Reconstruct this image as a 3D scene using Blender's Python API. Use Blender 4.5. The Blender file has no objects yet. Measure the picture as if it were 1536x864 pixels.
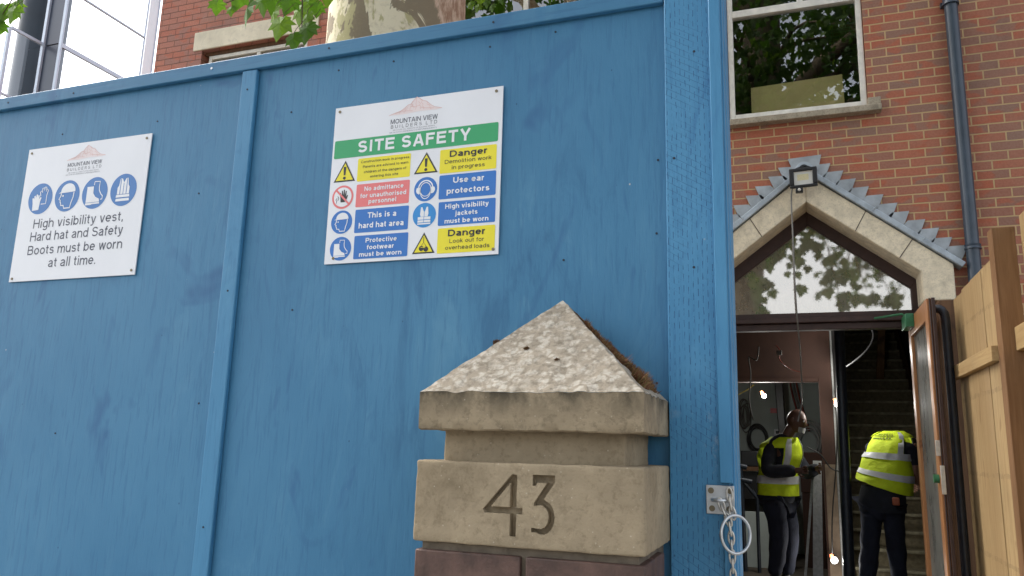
import bpy, bmesh, math, random
from mathutils import Vector, Matrix, noise
random.seed(43)
R = math.radians
SC = bpy.context.scene
COL = SC.collection

# ------------------------------------------------------------------ camera, sky, sun, exposure
EYE = 1.5
cam_d = bpy.data.cameras.new('camera')
cam = bpy.data.objects.new('camera', cam_d); COL.objects.link(cam); SC.camera = cam
cam_d.sensor_fit = 'HORIZONTAL'; cam_d.sensor_width = 36.0; cam_d.lens = 1174.3/1536*36
cam_d.clip_start = 0.05; cam_d.clip_end = 2000
def cam_axes(yaw, pit, rol):
    fw = Vector((-math.sin(yaw)*math.cos(pit), math.cos(yaw)*math.cos(pit), math.sin(pit)))
    r0 = Vector((math.cos(yaw), math.sin(yaw), 0)); u0 = r0.cross(fw)
    return r0*math.cos(rol)+u0*math.sin(rol), -r0*math.sin(rol)+u0*math.cos(rol), fw
r_, u_, f_ = cam_axes(R(19.964), R(11.395), R(1.573))
cam.matrix_world = Matrix(((r_.x, u_.x, -f_.x, 0), (r_.y, u_.y, -f_.y, 0), (r_.z, u_.z, -f_.z, EYE), (0, 0, 0, 1)))

SUN_EL, SUN_AZ = R(48), R(282)          # azimuth measured clockwise from +Y
world = bpy.data.worlds.new('World'); SC.world = world; world.use_nodes = True
wn = world.node_tree; wn.nodes.clear()
sky = wn.nodes.new('ShaderNodeTexSky'); sky.sky_type = 'NISHITA'; sky.sun_disc = False
sky.sun_elevation = SUN_EL; sky.sun_rotation = SUN_AZ
sky.air_density = 1.0; sky.dust_density = 4.0; sky.ozone_density = 1.0
hs = wn.nodes.new('ShaderNodeHueSaturation'); hs.inputs['Saturation'].default_value = 0.35
bg = wn.nodes.new('ShaderNodeBackground'); bg.inputs['Strength'].default_value = 0.15
wo = wn.nodes.new('ShaderNodeOutputWorld')
wn.links.new(sky.outputs[0], hs.inputs['Color']); wn.links.new(hs.outputs[0], bg.inputs['Color']); wn.links.new(bg.outputs[0], wo.inputs['Surface'])
sun_d = bpy.data.lights.new('sun', 'SUN'); sun_d.energy = 0.75; sun_d.angle = R(24); sun_d.color = (1.0, 0.95, 0.88)
sun = bpy.data.objects.new('sun', sun_d); COL.objects.link(sun)
sd = Vector((math.sin(SUN_AZ)*math.cos(SUN_EL), math.cos(SUN_AZ)*math.cos(SUN_EL), math.sin(SUN_EL)))
sun.rotation_euler = sd.to_track_quat('Z', 'Y').to_euler()
SC.view_settings.view_transform = 'Standard'; SC.view_settings.look = 'None'
SC.view_settings.gamma = 1.0; SC.view_settings.use_curve_mapping = False
SC.view_settings.exposure = 1.65
SC.render.engine = 'CYCLES'
SC.cycles.use_denoising = True
SC.cycles.max_bounces = 8; SC.cycles.transparent_max_bounces = 12
SC.cycles.caustics_reflective = False; SC.cycles.caustics_refractive = False

# ------------------------------------------------------------------ node helpers
class NT:
    def __init__(s, name):
        s.m = bpy.data.materials.new(name); s.m.use_nodes = True
        s.t = s.m.node_tree; s.t.nodes.clear()
        s.out = s.t.nodes.new('ShaderNodeOutputMaterial')
        s.tc = s.t.nodes.new('ShaderNodeTexCoord')
    def n(s, typ, **kw):
        nd = s.t.nodes.new(typ)
        for k, v in kw.items():
            if k.startswith('i_'):
                k2 = k[2:].replace('_', ' ')
                nd.inputs[k2].default_value = v
            else: setattr(nd, k, v)
        return nd
    def l(s, a, b): s.t.links.new(a, b)
    def coord(s, scale=(1, 1, 1), loc=(0, 0, 0), rot=(0, 0, 0)):
        mp = s.n('ShaderNodeMapping'); mp.inputs['Scale'].default_value = scale
        mp.inputs['Location'].default_value = loc; mp.inputs['Rotation'].default_value = rot
        s.l(s.tc.outputs['Object'], mp.inputs['Vector']); return mp.outputs[0]
    def noise(s, scale, detail=4, rough=0.55, stretch=(1, 1, 1), loc=(0, 0, 0), dist=0.0):
        nd = s.n('ShaderNodeTexNoise'); nd.inputs['Scale'].default_value = scale
        nd.inputs['Detail'].default_value = detail; nd.inputs['Roughness'].default_value = rough
        nd.inputs['Distortion'].default_value = dist
        s.l(s.coord(stretch, loc), nd.inputs['Vector']); return nd.outputs['Fac']
    def vor(s, scale, stretch=(1, 1, 1), feature='F1', out='Distance', rnd=1.0):
        nd = s.n('ShaderNodeTexVoronoi'); nd.feature = feature; nd.inputs['Scale'].default_value = scale
        nd.inputs['Randomness'].default_value = rnd
        s.l(s.coord(stretch), nd.inputs['Vector']); return nd.outputs[out]
    def ramp(s, fac, stops, interp='LINEAR'):
        nd = s.n('ShaderNodeValToRGB'); cr = nd.color_ramp; cr.interpolation = interp
        while len(cr.elements) < len(stops): cr.elements.new(0.5)
        for e, (p, c) in zip(cr.elements, stops):
            e.position = p; e.color = (c if len(c) == 4 else (*c, 1)) if hasattr(c, '__len__') else (c, c, c, 1)
        s.l(fac, nd.inputs[0]); return nd.outputs[0]
    def mix(s, fac, a, b, mode='MIX'):
        nd = s.n('ShaderNodeMix'); nd.data_type = 'RGBA'; nd.blend_type = mode
        for sock, v in ((nd.inputs[0], fac), (nd.inputs[6], a), (nd.inputs[7], b)):
            if hasattr(v, 'is_linked'): s.l(v, sock)
            elif hasattr(v, '__len__'): sock.default_value = (*v[:3], 1)
            else: sock.default_value = v
        return nd.outputs[2]
    def math(s, op, a, b=None, clamp=False):
        nd = s.n('ShaderNodeMath'); nd.operation = op; nd.use_clamp = clamp
        for i, v in enumerate((a, b)):
            if v is None: continue
            if hasattr(v, 'is_linked'): s.l(v, nd.inputs[i])
            else: nd.inputs[i].default_value = v
        return nd.outputs[0]
    def bump(s, h, strength=0.3, dist=0.01, prev=None):
        nd = s.n('ShaderNodeBump'); nd.inputs['Strength'].default_value = strength; nd.inputs['Distance'].default_value = dist
        s.l(h, nd.inputs['Height'])
        if prev is not None: s.l(prev, nd.inputs['Normal'])
        return nd.outputs[0]
    def pbr(s, col, rough=0.6, metal=0.0, normal=None, spec=0.5):
        p = s.n('ShaderNodeBsdfPrincipled')
        for k, v in (('Base Color', col), ('Roughness', rough), ('Metallic', metal), ('Specular IOR Level', spec)):
            if hasattr(v, 'is_linked'): s.l(v, p.inputs[k])
            elif hasattr(v, '__len__'): p.inputs[k].default_value = (*v[:3], 1)
            else: p.inputs[k].default_value = v
        if normal is not None: s.l(normal, p.inputs['Normal'])
        s.l(p.outputs[0], s.out.inputs['Surface']); return p

def plain(name, col, rough=0.6, metal=0.0, var=0.15, nscale=12, bump=0.1, bscale=80, bdist=0.002, spec=0.5):
    t = NT(name)
    lo = tuple(c*(1-var) for c in col); hi = tuple(min(1, c*(1+var)) for c in col)
    c = t.ramp(t.noise(nscale, 5), [(0.3, lo), (0.7, hi)])
    nm = t.bump(t.noise(bscale, 3), bump, bdist)
    t.pbr(c, rough, metal, nm, spec); return t.m

M = {}
def mat_blue(name, incised=False, stretch=(1, 1, 0.08), k=1.0):
    t = NT(name)
    grain = t.noise(110, 5, 0.6, stretch)
    fine = t.noise(300, 3, 0.6, (1, 1, 0.15))
    broad = t.noise(2.2, 4, 0.6, (1, 1, 0.6))
    brush = t.noise(3.6, 7, 0.68, (1.5, 1, 0.55), (3, 1, 7), 1.8)
    where = t.ramp(t.noise(1.3, 3, 0.5, (1, 1, 0.8), (6, 2, 9)), [(0.40, 0.12), (0.62, 1.0)])
    c = t.ramp(broad, [(0.3, (0.04464*k, 0.1789*k, 0.3257*k)), (0.7, (0.06696*k, 0.223*k, 0.3774*k))])
    c = t.mix(t.math('MULTIPLY', where, t.ramp(brush, [(0.53, 0.0), (0.66, 0.75)])), c, (0.0309*k, 0.1306*k, 0.2585*k))
    c = t.mix(t.math('MULTIPLY', where, t.ramp(brush, [(0.33, 0.6), (0.46, 0.0)])), c, (0.09872*k, 0.2693*k, 0.4136*k))
    c = t.mix(t.ramp(grain, [(0.36, 0.4), (0.47, 0.0)]), c, (0.03262*k, 0.1356*k, 0.2688*k))
    # knots and thin old dirt
    kn = t.noise(3.4, 3, 0.7, (1.0, 1, 0.45), (11, 0, 4), 2.0)
    c = t.mix(t.ramp(kn, [(0.60, 0.0), (0.72, 0.75)]), c, (0.03004*k, 0.1206*k, 0.2637*k))
    sp = t.vor(14, (1, 1, 0.7))
    c = t.mix(t.ramp(sp, [(0.012, 0.7), (0.035, 0.0)]), c, (0.012, 0.04, 0.10))
    chip = t.vor(9, (1, 1, 0.8)); c = t.mix(t.math('MULTIPLY', t.ramp(chip, [(0.012, 0.8), (0.022, 0.0)]), t.ramp(t.noise(3, 2), [(0.5, 0), (0.55, 1)])), c, (0.5, 0.5, 0.48))
    h = t.math('ADD', t.math('MULTIPLY', grain, 0.8), t.math('MULTIPLY', fine, 0.4))
    nm = t.bump(h, 0.45, 0.0015)
    nm = t.bump(brush, 0.3, 0.004, nm)
    if incised:
        sx = t.n('ShaderNodeSeparateXYZ'); t.l(t.coord(), sx.inputs[0])
        wob = t.math('MULTIPLY', t.noise(25, 2), 0.006)
        cx = t.math('DIVIDE', t.math('ADD', sx.outputs[0], wob), 0.0105)
        col = t.math('FLOOR', cx); fx = t.math('FRACT', cx)
        w = t.n('ShaderNodeTexWhiteNoise'); w.noise_dimensions = '1D'; t.l(col, w.inputs['W'])
        cz = t.math('ADD', t.math('DIVIDE', sx.outputs[2], 0.026), t.math('MULTIPLY', w.outputs['Value'], 7.0))
        fz = t.math('FRACT', cz)
        m = t.math('MULTIPLY', t.math('LESS_THAN', fx, 0.13), t.math('LESS_THAN', fz, 0.62))
        m = t.math('MULTIPLY', m, t.ramp(t.noise(60, 2), [(0.35, 0.1), (0.6, 1.0)]))
        # slanting saw marks
        d = t.math('ADD', t.math('MULTIPLY', sx.outputs[2], 1.0), t.math('MULTIPLY', sx.outputs[0], 0.62))
        s2 = t.math('LESS_THAN', t.math('FRACT', t.math('DIVIDE', t.math('ADD', d, t.math('MULTIPLY', wob, .4)), 0.0165)), 0.075)
        s2 = t.math('MULTIPLY', s2, t.ramp(t.noise(7, 2, 0.5, (1, 1, 1), (4, 4, 4)), [(0.47, 0.0), (0.6, 0.55)]))
        m = t.math('MAXIMUM', m, s2)
        c = t.mix(t.math('MULTIPLY', m, 0.85), c, (0.015, 0.06, 0.16))
        wear = t.ramp(t.noise(16, 6, 0.75, (1, 1, 0.5), (2, 2, 2)), [(0.60, 0.0), (0.66, 0.75)])
        zz = t.ramp(t.math('DIVIDE', sx.outputs[2], 3.0), [(0.43, 1.0), (0.55, 0.0)])
        c = t.mix(t.math('MULTIPLY', wear, zz), c, (0.42, 0.45, 0.46))
        nm = t.bump(m, -0.9, 0.002, nm) if False else t.bump(t.math('SUBTRACT', 1.0, m), 0.6, 0.002, nm)
    t.pbr(c, 0.5, 0, nm, 0.35)
    return t.m
M['blue'] = mat_blue('blue_painted_plywood')
M['blue_h'] = mat_blue('blue_painted_rail', stretch=(0.06, 1, 1), k=0.95)
M['blue_post'] = mat_blue('blue_painted_batten', k=1.15)
M['blue_gate'] = mat_blue('blue_painted_gate_batten', k=1.26)
M['blue_board'] = mat_blue('blue_painted_board', incised=True, k=1.26)

def mat_brick(name, c1, c2, c3, mortar, bl=0.225, msize=0.006):
    t = NT(name)
    sx = t.n('ShaderNodeSeparateXYZ'); t.l(t.coord(), sx.inputs[0])
    jit = t.math('MULTIPLY', t.math('SUBTRACT', t.noise(9, 3), 0.5), 0.006)
    cb = t.n('ShaderNodeCombineXYZ')
    t.l(t.math('ADD', sx.outputs[0], sx.outputs[1]), cb.inputs[0]); t.l(t.math('ADD', sx.outputs[2], jit), cb.inputs[1])
    def bt(a, b, bias):
        n = t.n('ShaderNodeTexBrick'); n.offset = 0.5; n.squash = 1.0
        n.inputs['Color1'].default_value = (*a, 1); n.inputs['Color2'].default_value = (*b, 1); n.inputs['Mortar'].default_value = (*mortar, 1)
        n.inputs['Scale'].default_value = 1.0; n.inputs['Brick Width'].default_value = bl; n.inputs['Row Height'].default_value = 0.075
        n.inputs['Mortar Size'].default_value = msize; n.inputs['Mortar Smooth'].default_value = 0.15; n.inputs['Bias'].default_value = bias
        t.l(cb.outputs[0], n.inputs['Vector']); return n
    b1 = bt(c1, c2, -0.05)
    c = b1.outputs['Color']
    # firing blotches, second tone on part of a brick
    bl_ = t.noise(7.5, 2, 0.4, (1, 1, 1.6), (5, 2, 1))
    inv = t.math('SUBTRACT', 1.0, b1.outputs['Fac'])
    c = t.mix(t.math('MULTIPLY', t.ramp(bl_, [(0.52, 0.0), (0.60, 0.7)]), inv), c, c3)
    c = t.mix(t.math('MULTIPLY', t.ramp(t.noise(60, 4, 0.7), [(0.35, 0.35), (0.6, 0.0)]), inv), c, tuple(x*0.45 for x in c3))
    c = t.mix(t.ramp(t.noise(1.3, 4), [(0.55, 0.0), (0.8, 0.22)]), c, (0.30, 0.25, 0.2))
    c = t.mix(t.ramp(t.noise(0.9, 6, 0.7, (1, 1, 0.5), (2, 5, 3)), [(0.56, 0.0), (0.75, 0.4)]), c, (0.10, 0.075, 0.06))
    eff = t.ramp(t.noise(2.6, 5, 0.65, (1, 1, 1), (8, 8, 8)), [(0.68, 0.0), (0.75, 0.35)])
    c = t.mix(eff, c, (0.5, 0.45, 0.42))
    nm = t.bump(inv, 1.0, 0.012)
    nm = t.bump(t.noise(140, 4, 0.7), 0.35, 0.003, nm)
    t.pbr(c, 0.85, 0, nm, 0.25); return t.m
M['brick'] = mat_brick('red_brick', (0.47, 0.172, 0.105), (0.30, 0.19, 0.145), (0.50, 0.145, 0.08), (0.58, 0.40, 0.21))
M['brick_far'] = mat_brick('orange_red_brick', (0.50, 0.205, 0.145), (0.36, 0.19, 0.155), (0.50, 0.165, 0.105), (0.20, 0.10, 0.075), msize=0.0045)

def mat_stone(name, base, light, dark, lichen=0.0, stain=None, bump=0.5, sc=1.0):
    t = NT(name)
    a = t.noise(9*sc, 6, 0.6); b = t.noise(70*sc, 4, 0.7)
    c = t.ramp(a, [(0.3, tuple(x*0.8 for x in base)), (0.7, tuple(x*1.15 for x in base))])
    c = t.mix(t.ramp(t.noise(5*sc, 5, 0.65, (1, 1, 1), (3, 9, 2)), [(0.55, 0), (0.72, 0.6)]), c, dark)
    if lichen:
        nv = t.n('ShaderNodeTexNoise'); nv.inputs['Scale'].default_value = 60; nv.inputs['Detail'].default_value = 4; t.l(t.coord(), nv.inputs['Vector'])
        va = t.n('ShaderNodeVectorMath'); va.operation = 'MULTIPLY_ADD'; t.l(nv.outputs['Color'], va.inputs[0]); va.inputs[1].default_value = (0.03, 0.03, 0.03); t.l(t.coord(), va.inputs[2])
        vn = t.n('ShaderNodeTexVoronoi'); vn.inputs['Scale'].default_value = 58; t.l(va.outputs[0], vn.inputs['Vector'])
        v = vn.outputs['Distance']; w = t.noise(20*sc, 5, 0.7, (1, 1, 1), (1, 5, 3))
        li = t.math('MULTIPLY', t.ramp(v, [(0.30, 1.0), (0.62, 0.0)]), t.ramp(w, [(0.32, 0.15), (0.55, 1.0)]))
        c = t.mix(t.math('MULTIPLY', li, lichen), c, light)
        c = t.mix(t.ramp(t.noise(34*sc, 5, 0.7, (1, 1, 1), (9, 1, 4)), [(0.58, 0), (0.70, 0.7*lichen)]), c, dark)
    if stain:
        z0, z1, fac = stain
        sx = t.n('ShaderNodeSeparateXYZ'); t.l(t.coord(), sx.inputs[0])
        mr = t.n('ShaderNodeMapRange'); mr.inputs[1].default_value = z0; mr.inputs[2].default_value = z1
        t.l(sx.outputs[2], mr.inputs[0])
        g = t.math('MULTIPLY', mr.outputs[0], t.ramp(t.noise(15, 6, 0.7, (1, 1, 0.6), (2, 3, 8)), [(0.36, 0.0), (0.62, 1.0)]))
        c = t.mix(t.math('MULTIPLY', g, fac), c, (0.03, 0.028, 0.022))
    c = t.mix(t.ramp(b, [(0.35, 0.45), (0.5, 0.0)]), c, dark)
    sp = t.vor(60*sc)
    c = t.mix(t.ramp(sp, [(0.05, 0.55), (0.11, 0.0)]), c, light)
    nm = t.bump(b, bump, 0.004); nm = t.bump(a, bump, 0.012, nm)
    t.pbr(c, 0.9, 0, nm, 0.2); return t.m
M['stone_cap'] = mat_stone('weathered_cap_stone', (0.28, 0.24, 0.185), (0.48, 0.445, 0.38), (0.10, 0.085, 0.062), 0.8, bump=0.8)
M['stone_edge'] = mat_stone('stained_cap_edge_stone', (0.33, 0.265, 0.175), (0.48, 0.42, 0.33), (0.13, 0.105, 0.07), 0.0, (1.55, 1.603, 0.9))
M['stone_block'] = mat_stone('weathered_block_stone', (0.345, 0.278, 0.185), (0.56, 0.50, 0.40), (0.19, 0.148, 0.092), 0.0)
M['stone_gable'] = mat_stone('cream_gable_stone', (0.80, 0.70, 0.52), (0.82, 0.74, 0.58), (0.44, 0.38, 0.28), 0.0, bump=0.25, sc=1.3)
M['stone_sill'] = mat_stone('grey_sill_stone', (0.42, 0.36, 0.27), (0.55, 0.5, 0.42), (0.10, 0.085, 0.06), 0.0, bump=0.4)
M['lintel'] = mat_stone('pale_lintel_stone', (0.76, 0.69, 0.54), (0.8, 0.74, 0.6), (0.55, 0.5, 0.4), 0.0, bump=0.15, sc=0.3)
M['pier_brick'] = plain('purple_pier_brick', (0.09, 0.05, 0.038), 0.6, 0, 0.45, 25, 0.4, 150, 0.003)
M['mortar'] = plain('pier_mortar', (0.16, 0.13, 0.095), 0.95, 0, 0.3, 30, 0.5, 120, 0.003)
M['moss'] = None
t = NT('brown_moss'); g = t.n('ShaderNodeNewGeometry')
t.pbr(t.ramp(g.outputs['Random Per Island'], [(0.0, (0.09, 0.035, 0.014)), (0.5, (0.16, 0.062, 0.025)), (0.8, (0.20, 0.13, 0.05)), (1.0, (0.09, 0.085, 0.02))]), 0.9); M['moss'] = t.m
M['white_sign'] = plain('white_sign_board', (0.78, 0.80, 0.83), 0.35, 0, 0.03, 6, 0.03, 40)
def flat(name, col, rough=0.45): return plain(name, col, rough, 0, 0.04, 8, 0.0)
M['p_green'] = flat('print_green', (0.03, 0.36, 0.135)); M['p_yellow'] = flat('print_yellow', (0.82, 0.72, 0.02))
M['p_red'] = flat('print_faded_red', (0.78, 0.19, 0.19)); M['p_blue'] = flat('print_blue', (0.022, 0.165, 0.52))
M['p_sky'] = flat('print_light_blue', (0.02, 0.25, 0.62)); M['p_black'] = flat('print_black', (0.02, 0.02, 0.018))
M['p_white'] = flat('print_white', (0.80, 0.82, 0.84)); M['p_grey'] = flat('print_grey', (0.06, 0.07, 0.10))
M['p_ltgrey'] = flat('print_light_grey', (0.22, 0.23, 0.26)); M['p_pink'] = flat('print_pink', (0.80, 0.70, 0.69)); M['p_rose'] = flat('print_rose', (0.70, 0.42, 0.38))
M['p_blue1'] = flat('print_mid_blue', (0.04, 0.18, 0.47))
M['steel'] = plain('galvanised_steel', (0.52, 0.54, 0.55), 0.38, 0.75, 0.15, 40, 0.15, 200, 0.001)
M['stud'] = plain('dull_grey_metal', (0.30, 0.30, 0.29), 0.6, 0.2, 0.2, 30)
M['zinc'] = plain('zinc_chain', (0.55, 0.53, 0.48), 0.45, 0.6, 0.25, 60, 0.2, 200, 0.001)
M['screw'] = plain('dull_screw', (0.2, 0.17, 0.11), 0.5, 0.6, 0.2, 90)
M['nail'] = plain('dark_nail_head', (0.02, 0.03, 0.05), 0.6, 0.2)
M['white_frame'] = plain('aged_white_frame', (0.78, 0.75, 0.68), 0.5, 0, 0.14, 14, 0.1)
M['timber_reveal'] = plain('flaking_timber', (0.36, 0.22, 0.16), 0.8, 0, 0.4, 30, 0.4)
M['lead'] = plain('lead_flashing', (0.40, 0.45, 0.49), 0.55, 0.35, 0.25, 9, 0.3, 30, 0.004)
M['lead_step'] = plain('stepped_lead', (0.40, 0.43, 0.45), 0.6, 0.25, 0.25, 7, 0.3, 25, 0.004)
M['pipe'] = plain('dark_blue_grey_pipe', (0.040, 0.058, 0.082), 0.36, 0, 0.2, 6, 0.1)
M['dark_tube'] = plain('black_tube', (0.018, 0.024, 0.036), 0.4, 0, 0.3, 20)
M['brown_frame'] = plain('dark_brown_frame', (0.045, 0.022, 0.017), 0.62, 0, 0.25, 15, 0.15)
M['black'] = plain('black_plastic', (0.012, 0.012, 0.014), 0.4, 0, 0.1)
M['lens'] = plain('pale_reflector', (0.72, 0.72, 0.68), 0.25, 0, 0.04, 20, 0)
M['led'] = plain('yellow_led_array', (0.70, 0.64, 0.40), 0.4, 0, 0.15, 200, 0)
M['olive_card'] = plain('olive_card', (0.66, 0.53, 0.22), 0.8, 0, 0.08, 6, 0.05)
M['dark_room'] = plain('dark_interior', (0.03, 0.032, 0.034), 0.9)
def mat_wood(name, c1, c2, knot, ax='Z', sc=1.0, rough=0.7, kn=0.6):
    t = NT(name)
    st = {'Z': (1, 1, 0.05), 'Y': (1, 0.05, 1), 'X': (0.05, 1, 1)}[ax]
    st2 = {'Z': (1, 1, 0.35), 'Y': (1, 0.35, 1), 'X': (0.35, 1, 1)}[ax]
    g1 = t.noise(38*sc, 5, 0.6, st, (0, 0, 0), 0.6); g2 = t.noise(150*sc, 3, 0.6, st)
    c = t.ramp(g1, [(0.32, c2), (0.62, c1)])
    c = t.mix(t.ramp(g2, [(0.3, 0.4), (0.5, 0.0)]), c, c2)
    kk = t.noise(6*sc, 2, 0.5, st2, (4, 7, 1), 1.5)
    c = t.mix(t.ramp(kk, [(0.64, 0), (0.72, kn)]), c, knot)
    c = t.mix(t.ramp(t.noise(2.0, 3), [(0.4, 0.0), (0.75, 0.3)]), c, tuple(x*0.55 for x in c1))
    if name == 'pale_fence_timber':
        oi = t.n('ShaderNodeObjectInfo'); c = t.mix(t.ramp(oi.outputs['Random'], [(0.0, 0.0), (1.0, 0.55)]), c, (0.30, 0.19, 0.085))
        sx = t.n('ShaderNodeSeparateXYZ'); t.l(t.coord(), sx.inputs[0])
        band = t.math('LESS_THAN', t.math('FRACT', t.math('DIVIDE', t.math('ADD', sx.outputs[2], t.math('MULTIPLY', t.noise(30, 2), 0.03)), 0.47)), 0.055)
        dots = t.math('LESS_THAN', t.math('FRACT', t.math('DIVIDE', sx.outputs[1], 0.028)), 0.3)
        c = t.mix(t.math('MULTIPLY', t.math('MULTIPLY', band, dots), t.ramp(t.noise(12, 2), [(0.4, 0.0), (0.6, 0.75)])), c, (0.08, 0.05, 0.025))
    nm = t.bump(t.math('ADD', g1, t.math('MULTIPLY', g2, 0.5)), 0.35, 0.002)
    t.pbr(c, rough, 0, nm, 0.3); return t.m
M['fence'] = mat_wood('pale_fence_timber', (0.52, 0.375, 0.19), (0.40, 0.265, 0.12), (0.2, 0.1, 0.04), 'Z')
M['fence_rail'] = mat_wood('fence_rail_timber', (0.50, 0.35, 0.165), (0.40, 0.255, 0.11), (0.2, 0.1, 0.04), 'Y')
M['fence_post'] = mat_wood('brown_post_timber', (0.27, 0.15, 0.07), (0.19, 0.095, 0.04), (0.06, 0.028, 0.012), 'Z', 0.9)
M['door_wood'] = mat_wood('varnished_door_timber', (0.42, 0.195, 0.08), (0.31, 0.13, 0.048), (0.1, 0.03, 0.012), 'Z', 1.2, 0.4)
M['dark_wood'] = mat_wood('dark_brown_timber', (0.15, 0.078, 0.038), (0.09, 0.045, 0.022), (0.03, 0.015, 0.008), 'Z')
M['maroon'] = plain('maroon_partition', (0.05, 0.022, 0.014), 0.85, 0, 0.25, 3, 0.15)
M['plaster'] = plain('worn_plaster', (0.20, 0.145, 0.10), 0.9, 0, 0.35, 6, 0.4, 40, 0.005)
M['pale_wall'] = plain('pale_green_wall', (0.50, 0.56, 0.53), 0.85, 0, 0.12, 3, 0.1)
M['hall_floor'] = plain('dusty_floor', (0.10, 0.08, 0.06), 0.9, 0, 0.3, 5, 0.3)
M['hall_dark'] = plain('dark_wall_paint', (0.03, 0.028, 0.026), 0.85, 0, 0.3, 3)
M['carpet'] = plain('olive_stair_carpet', (0.20, 0.17, 0.105), 1.0, 0, 0.3, 25, 0.8, 300, 0.004)
M['nosing'] = plain('painted_lit_edge', (0.34, 0.31, 0.21), 1.0, 0, 0.4, 14, 0.6, 200, 0.004)  # pale colour stands in for light catching the stair edges
M['cable_grey'] = plain('grey_flex', (0.18, 0.17, 0.155), 0.5); M['cable_black'] = plain('black_flex', (0.02, 0.02, 0.02), 0.5)
M['cable_dim'] = plain('dusty_grey_flex', (0.10, 0.095, 0.085), 0.6); M['cable_red'] = plain('red_flex', (0.25, 0.05, 0.03), 0.5); M['cable_white'] = plain('white_flex', (0.55, 0.54, 0.52), 0.5); M['cable_yellow'] = plain('yellow_flex', (0.45, 0.36, 0.10), 0.5)
M['holder'] = plain('orange_lamp_holder', (0.45, 0.12, 0.05), 0.5)
M['green_paint'] = plain('green_painted_metal', (0.02, 0.14, 0.055), 0.4, 0, 0.2, 30)
M['silver'] = plain('brushed_lock_metal', (0.55, 0.54, 0.50), 0.35, 0.6, 0.12, 30)
M['hivis'] = plain('fluorescent_yellow_fabric', (0.70, 0.88, 0.015), 0.75, 0, 0.06, 20, 0.5, 26, 0.012)
M['print_olive'] = plain('dark_olive_print', (0.16, 0.20, 0.02), 0.8)
M['reflective'] = plain('silver_reflective_tape', (0.72, 0.73, 0.74), 0.4, 0, 0.06, 30, 0.2, 60, 0.003)
M['navy'] = plain('navy_cloth', (0.016, 0.018, 0.026), 0.9, 0, 0.25, 10, 0.6, 30, 0.01)
M['navy_jean'] = plain('dark_blue_trouser_cloth', (0.014, 0.017, 0.032), 0.9, 0, 0.25, 10, 0.6, 30, 0.01)
M['skin_dark'] = plain('brown_skin', (0.12, 0.055, 0.035), 0.5, 0, 0.12, 20)
M['skin_tan'] = plain('tan_skin', (0.28, 0.14, 0.09), 0.5, 0, 0.12, 20)
M['eye'] = plain('eye_white', (0.6, 0.58, 0.55), 0.3); M['hair'] = plain('short_dark_hair', (0.02, 0.014, 0.01), 0.8, 0, 0.2, 60, 0.6, 200)
M['boot'] = plain('black_boot_leather', (0.02, 0.018, 0.016), 0.5)
M['mask'] = plain('white_face_mask', (0.42, 0.42, 0.42), 0.8)
M['paving'] = plain('pavement_slab', (0.26, 0.25, 0.235), 0.9, 0, 0.2, 4, 0.3, 60, 0.003)
M['asphalt'] = plain('asphalt', (0.05, 0.05, 0.052), 0.9, 0, 0.25, 12, 0.4, 120, 0.004)
M['earth'] = plain('ground_earth', (0.13, 0.11, 0.085), 0.95, 0, 0.3, 2, 0.4, 20, 0.02)
M['kerb'] = plain('granite_kerb', (0.30, 0.29, 0.28), 0.8, 0, 0.2, 40)
M['roof'] = plain('grey_roof', (0.11, 0.11, 0.12), 0.8)
M['aluminium'] = plain('pale_aluminium', (0.50, 0.56, 0.64), 0.45, 0.2, 0.06, 5, 0)
M['dark_cladding'] = plain('dark_blue_cladding', (0.022, 0.032, 0.055), 0.35, 0, 0.2, 1.5, 0)
M['column_paint'] = plain('dark_column_paint', (0.02, 0.032, 0.045), 0.5, 0, 0.15, 2, 0)
t = NT('plane_tree_bark')
v = t.noise(3.6, 7, 0.6, (1, 1, 0.55), (1.3, 0, 2), 0.5); w = t.noise(2.9, 7, 0.62, (1, 1, 0.6), (7, 3, 5), 0.5)
c = t.mix(t.ramp(v, [(0.53, 0), (0.55, 1)]), (0.78, 0.70, 0.51), (0.50, 0.45, 0.25))
c = t.mix(t.ramp(w, [(0.53, 0), (0.54, 1)]), c, (0.27, 0.22, 0.15))
c = t.mix(t.ramp(t.noise(18, 5, 0.7), [(0.52, 0), (0.68, 0.35)]), c, (0.34, 0.28, 0.18))
sx = t.n('ShaderNodeSeparateXYZ'); t.l(t.coord(), sx.inputs[0])
rb = t.math('MULTIPLY', t.ramp(t.math('ADD', sx.outputs[0], t.math('MULTIPLY', v, 0.35)), [(0.0, 0), (1.0, 0)]), 1.0)
mr = t.n('ShaderNodeMapRange'); mr.inputs[1].default_value = -2.015; mr.inputs[2].default_value = -2.005
t.l(t.math('ADD', sx.outputs[0], t.math('MULTIPLY', t.math('SUBTRACT', v, 0.5), 0.25)), mr.inputs[0])
red = t.mix(t.ramp(t.noise(26, 5, 0.7, (1, 1, 0.4)), [(0.4, 0), (0.6, 1)]), (0.36, 0.22, 0.15), (0.66, 0.50, 0.38))
M['bark2'] = None
nm = t.bump(t.noise(30, 5, 0.7), 0.35, 0.01); nm = t.bump(w, 0.25, 0.02, nm)
cc = t.mix(mr.outputs[0], c, red)
t.pbr(cc, 0.85, 0, nm, 0.2); M['bark'] = t.m
t = NT('brown_street_bark')
c = t.ramp(t.noise(6, 5, 0.65, (1, 1, 0.5)), [(0.3, (0.05, 0.04, 0.025)), (0.55, (0.10, 0.078, 0.048)), (0.75, (0.20, 0.155, 0.095))])
t.pbr(c, 0.9, 0, t.bump(t.noise(25, 5, 0.7), 0.5, 0.02), 0.2); M['bark2'] = t.m
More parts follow.
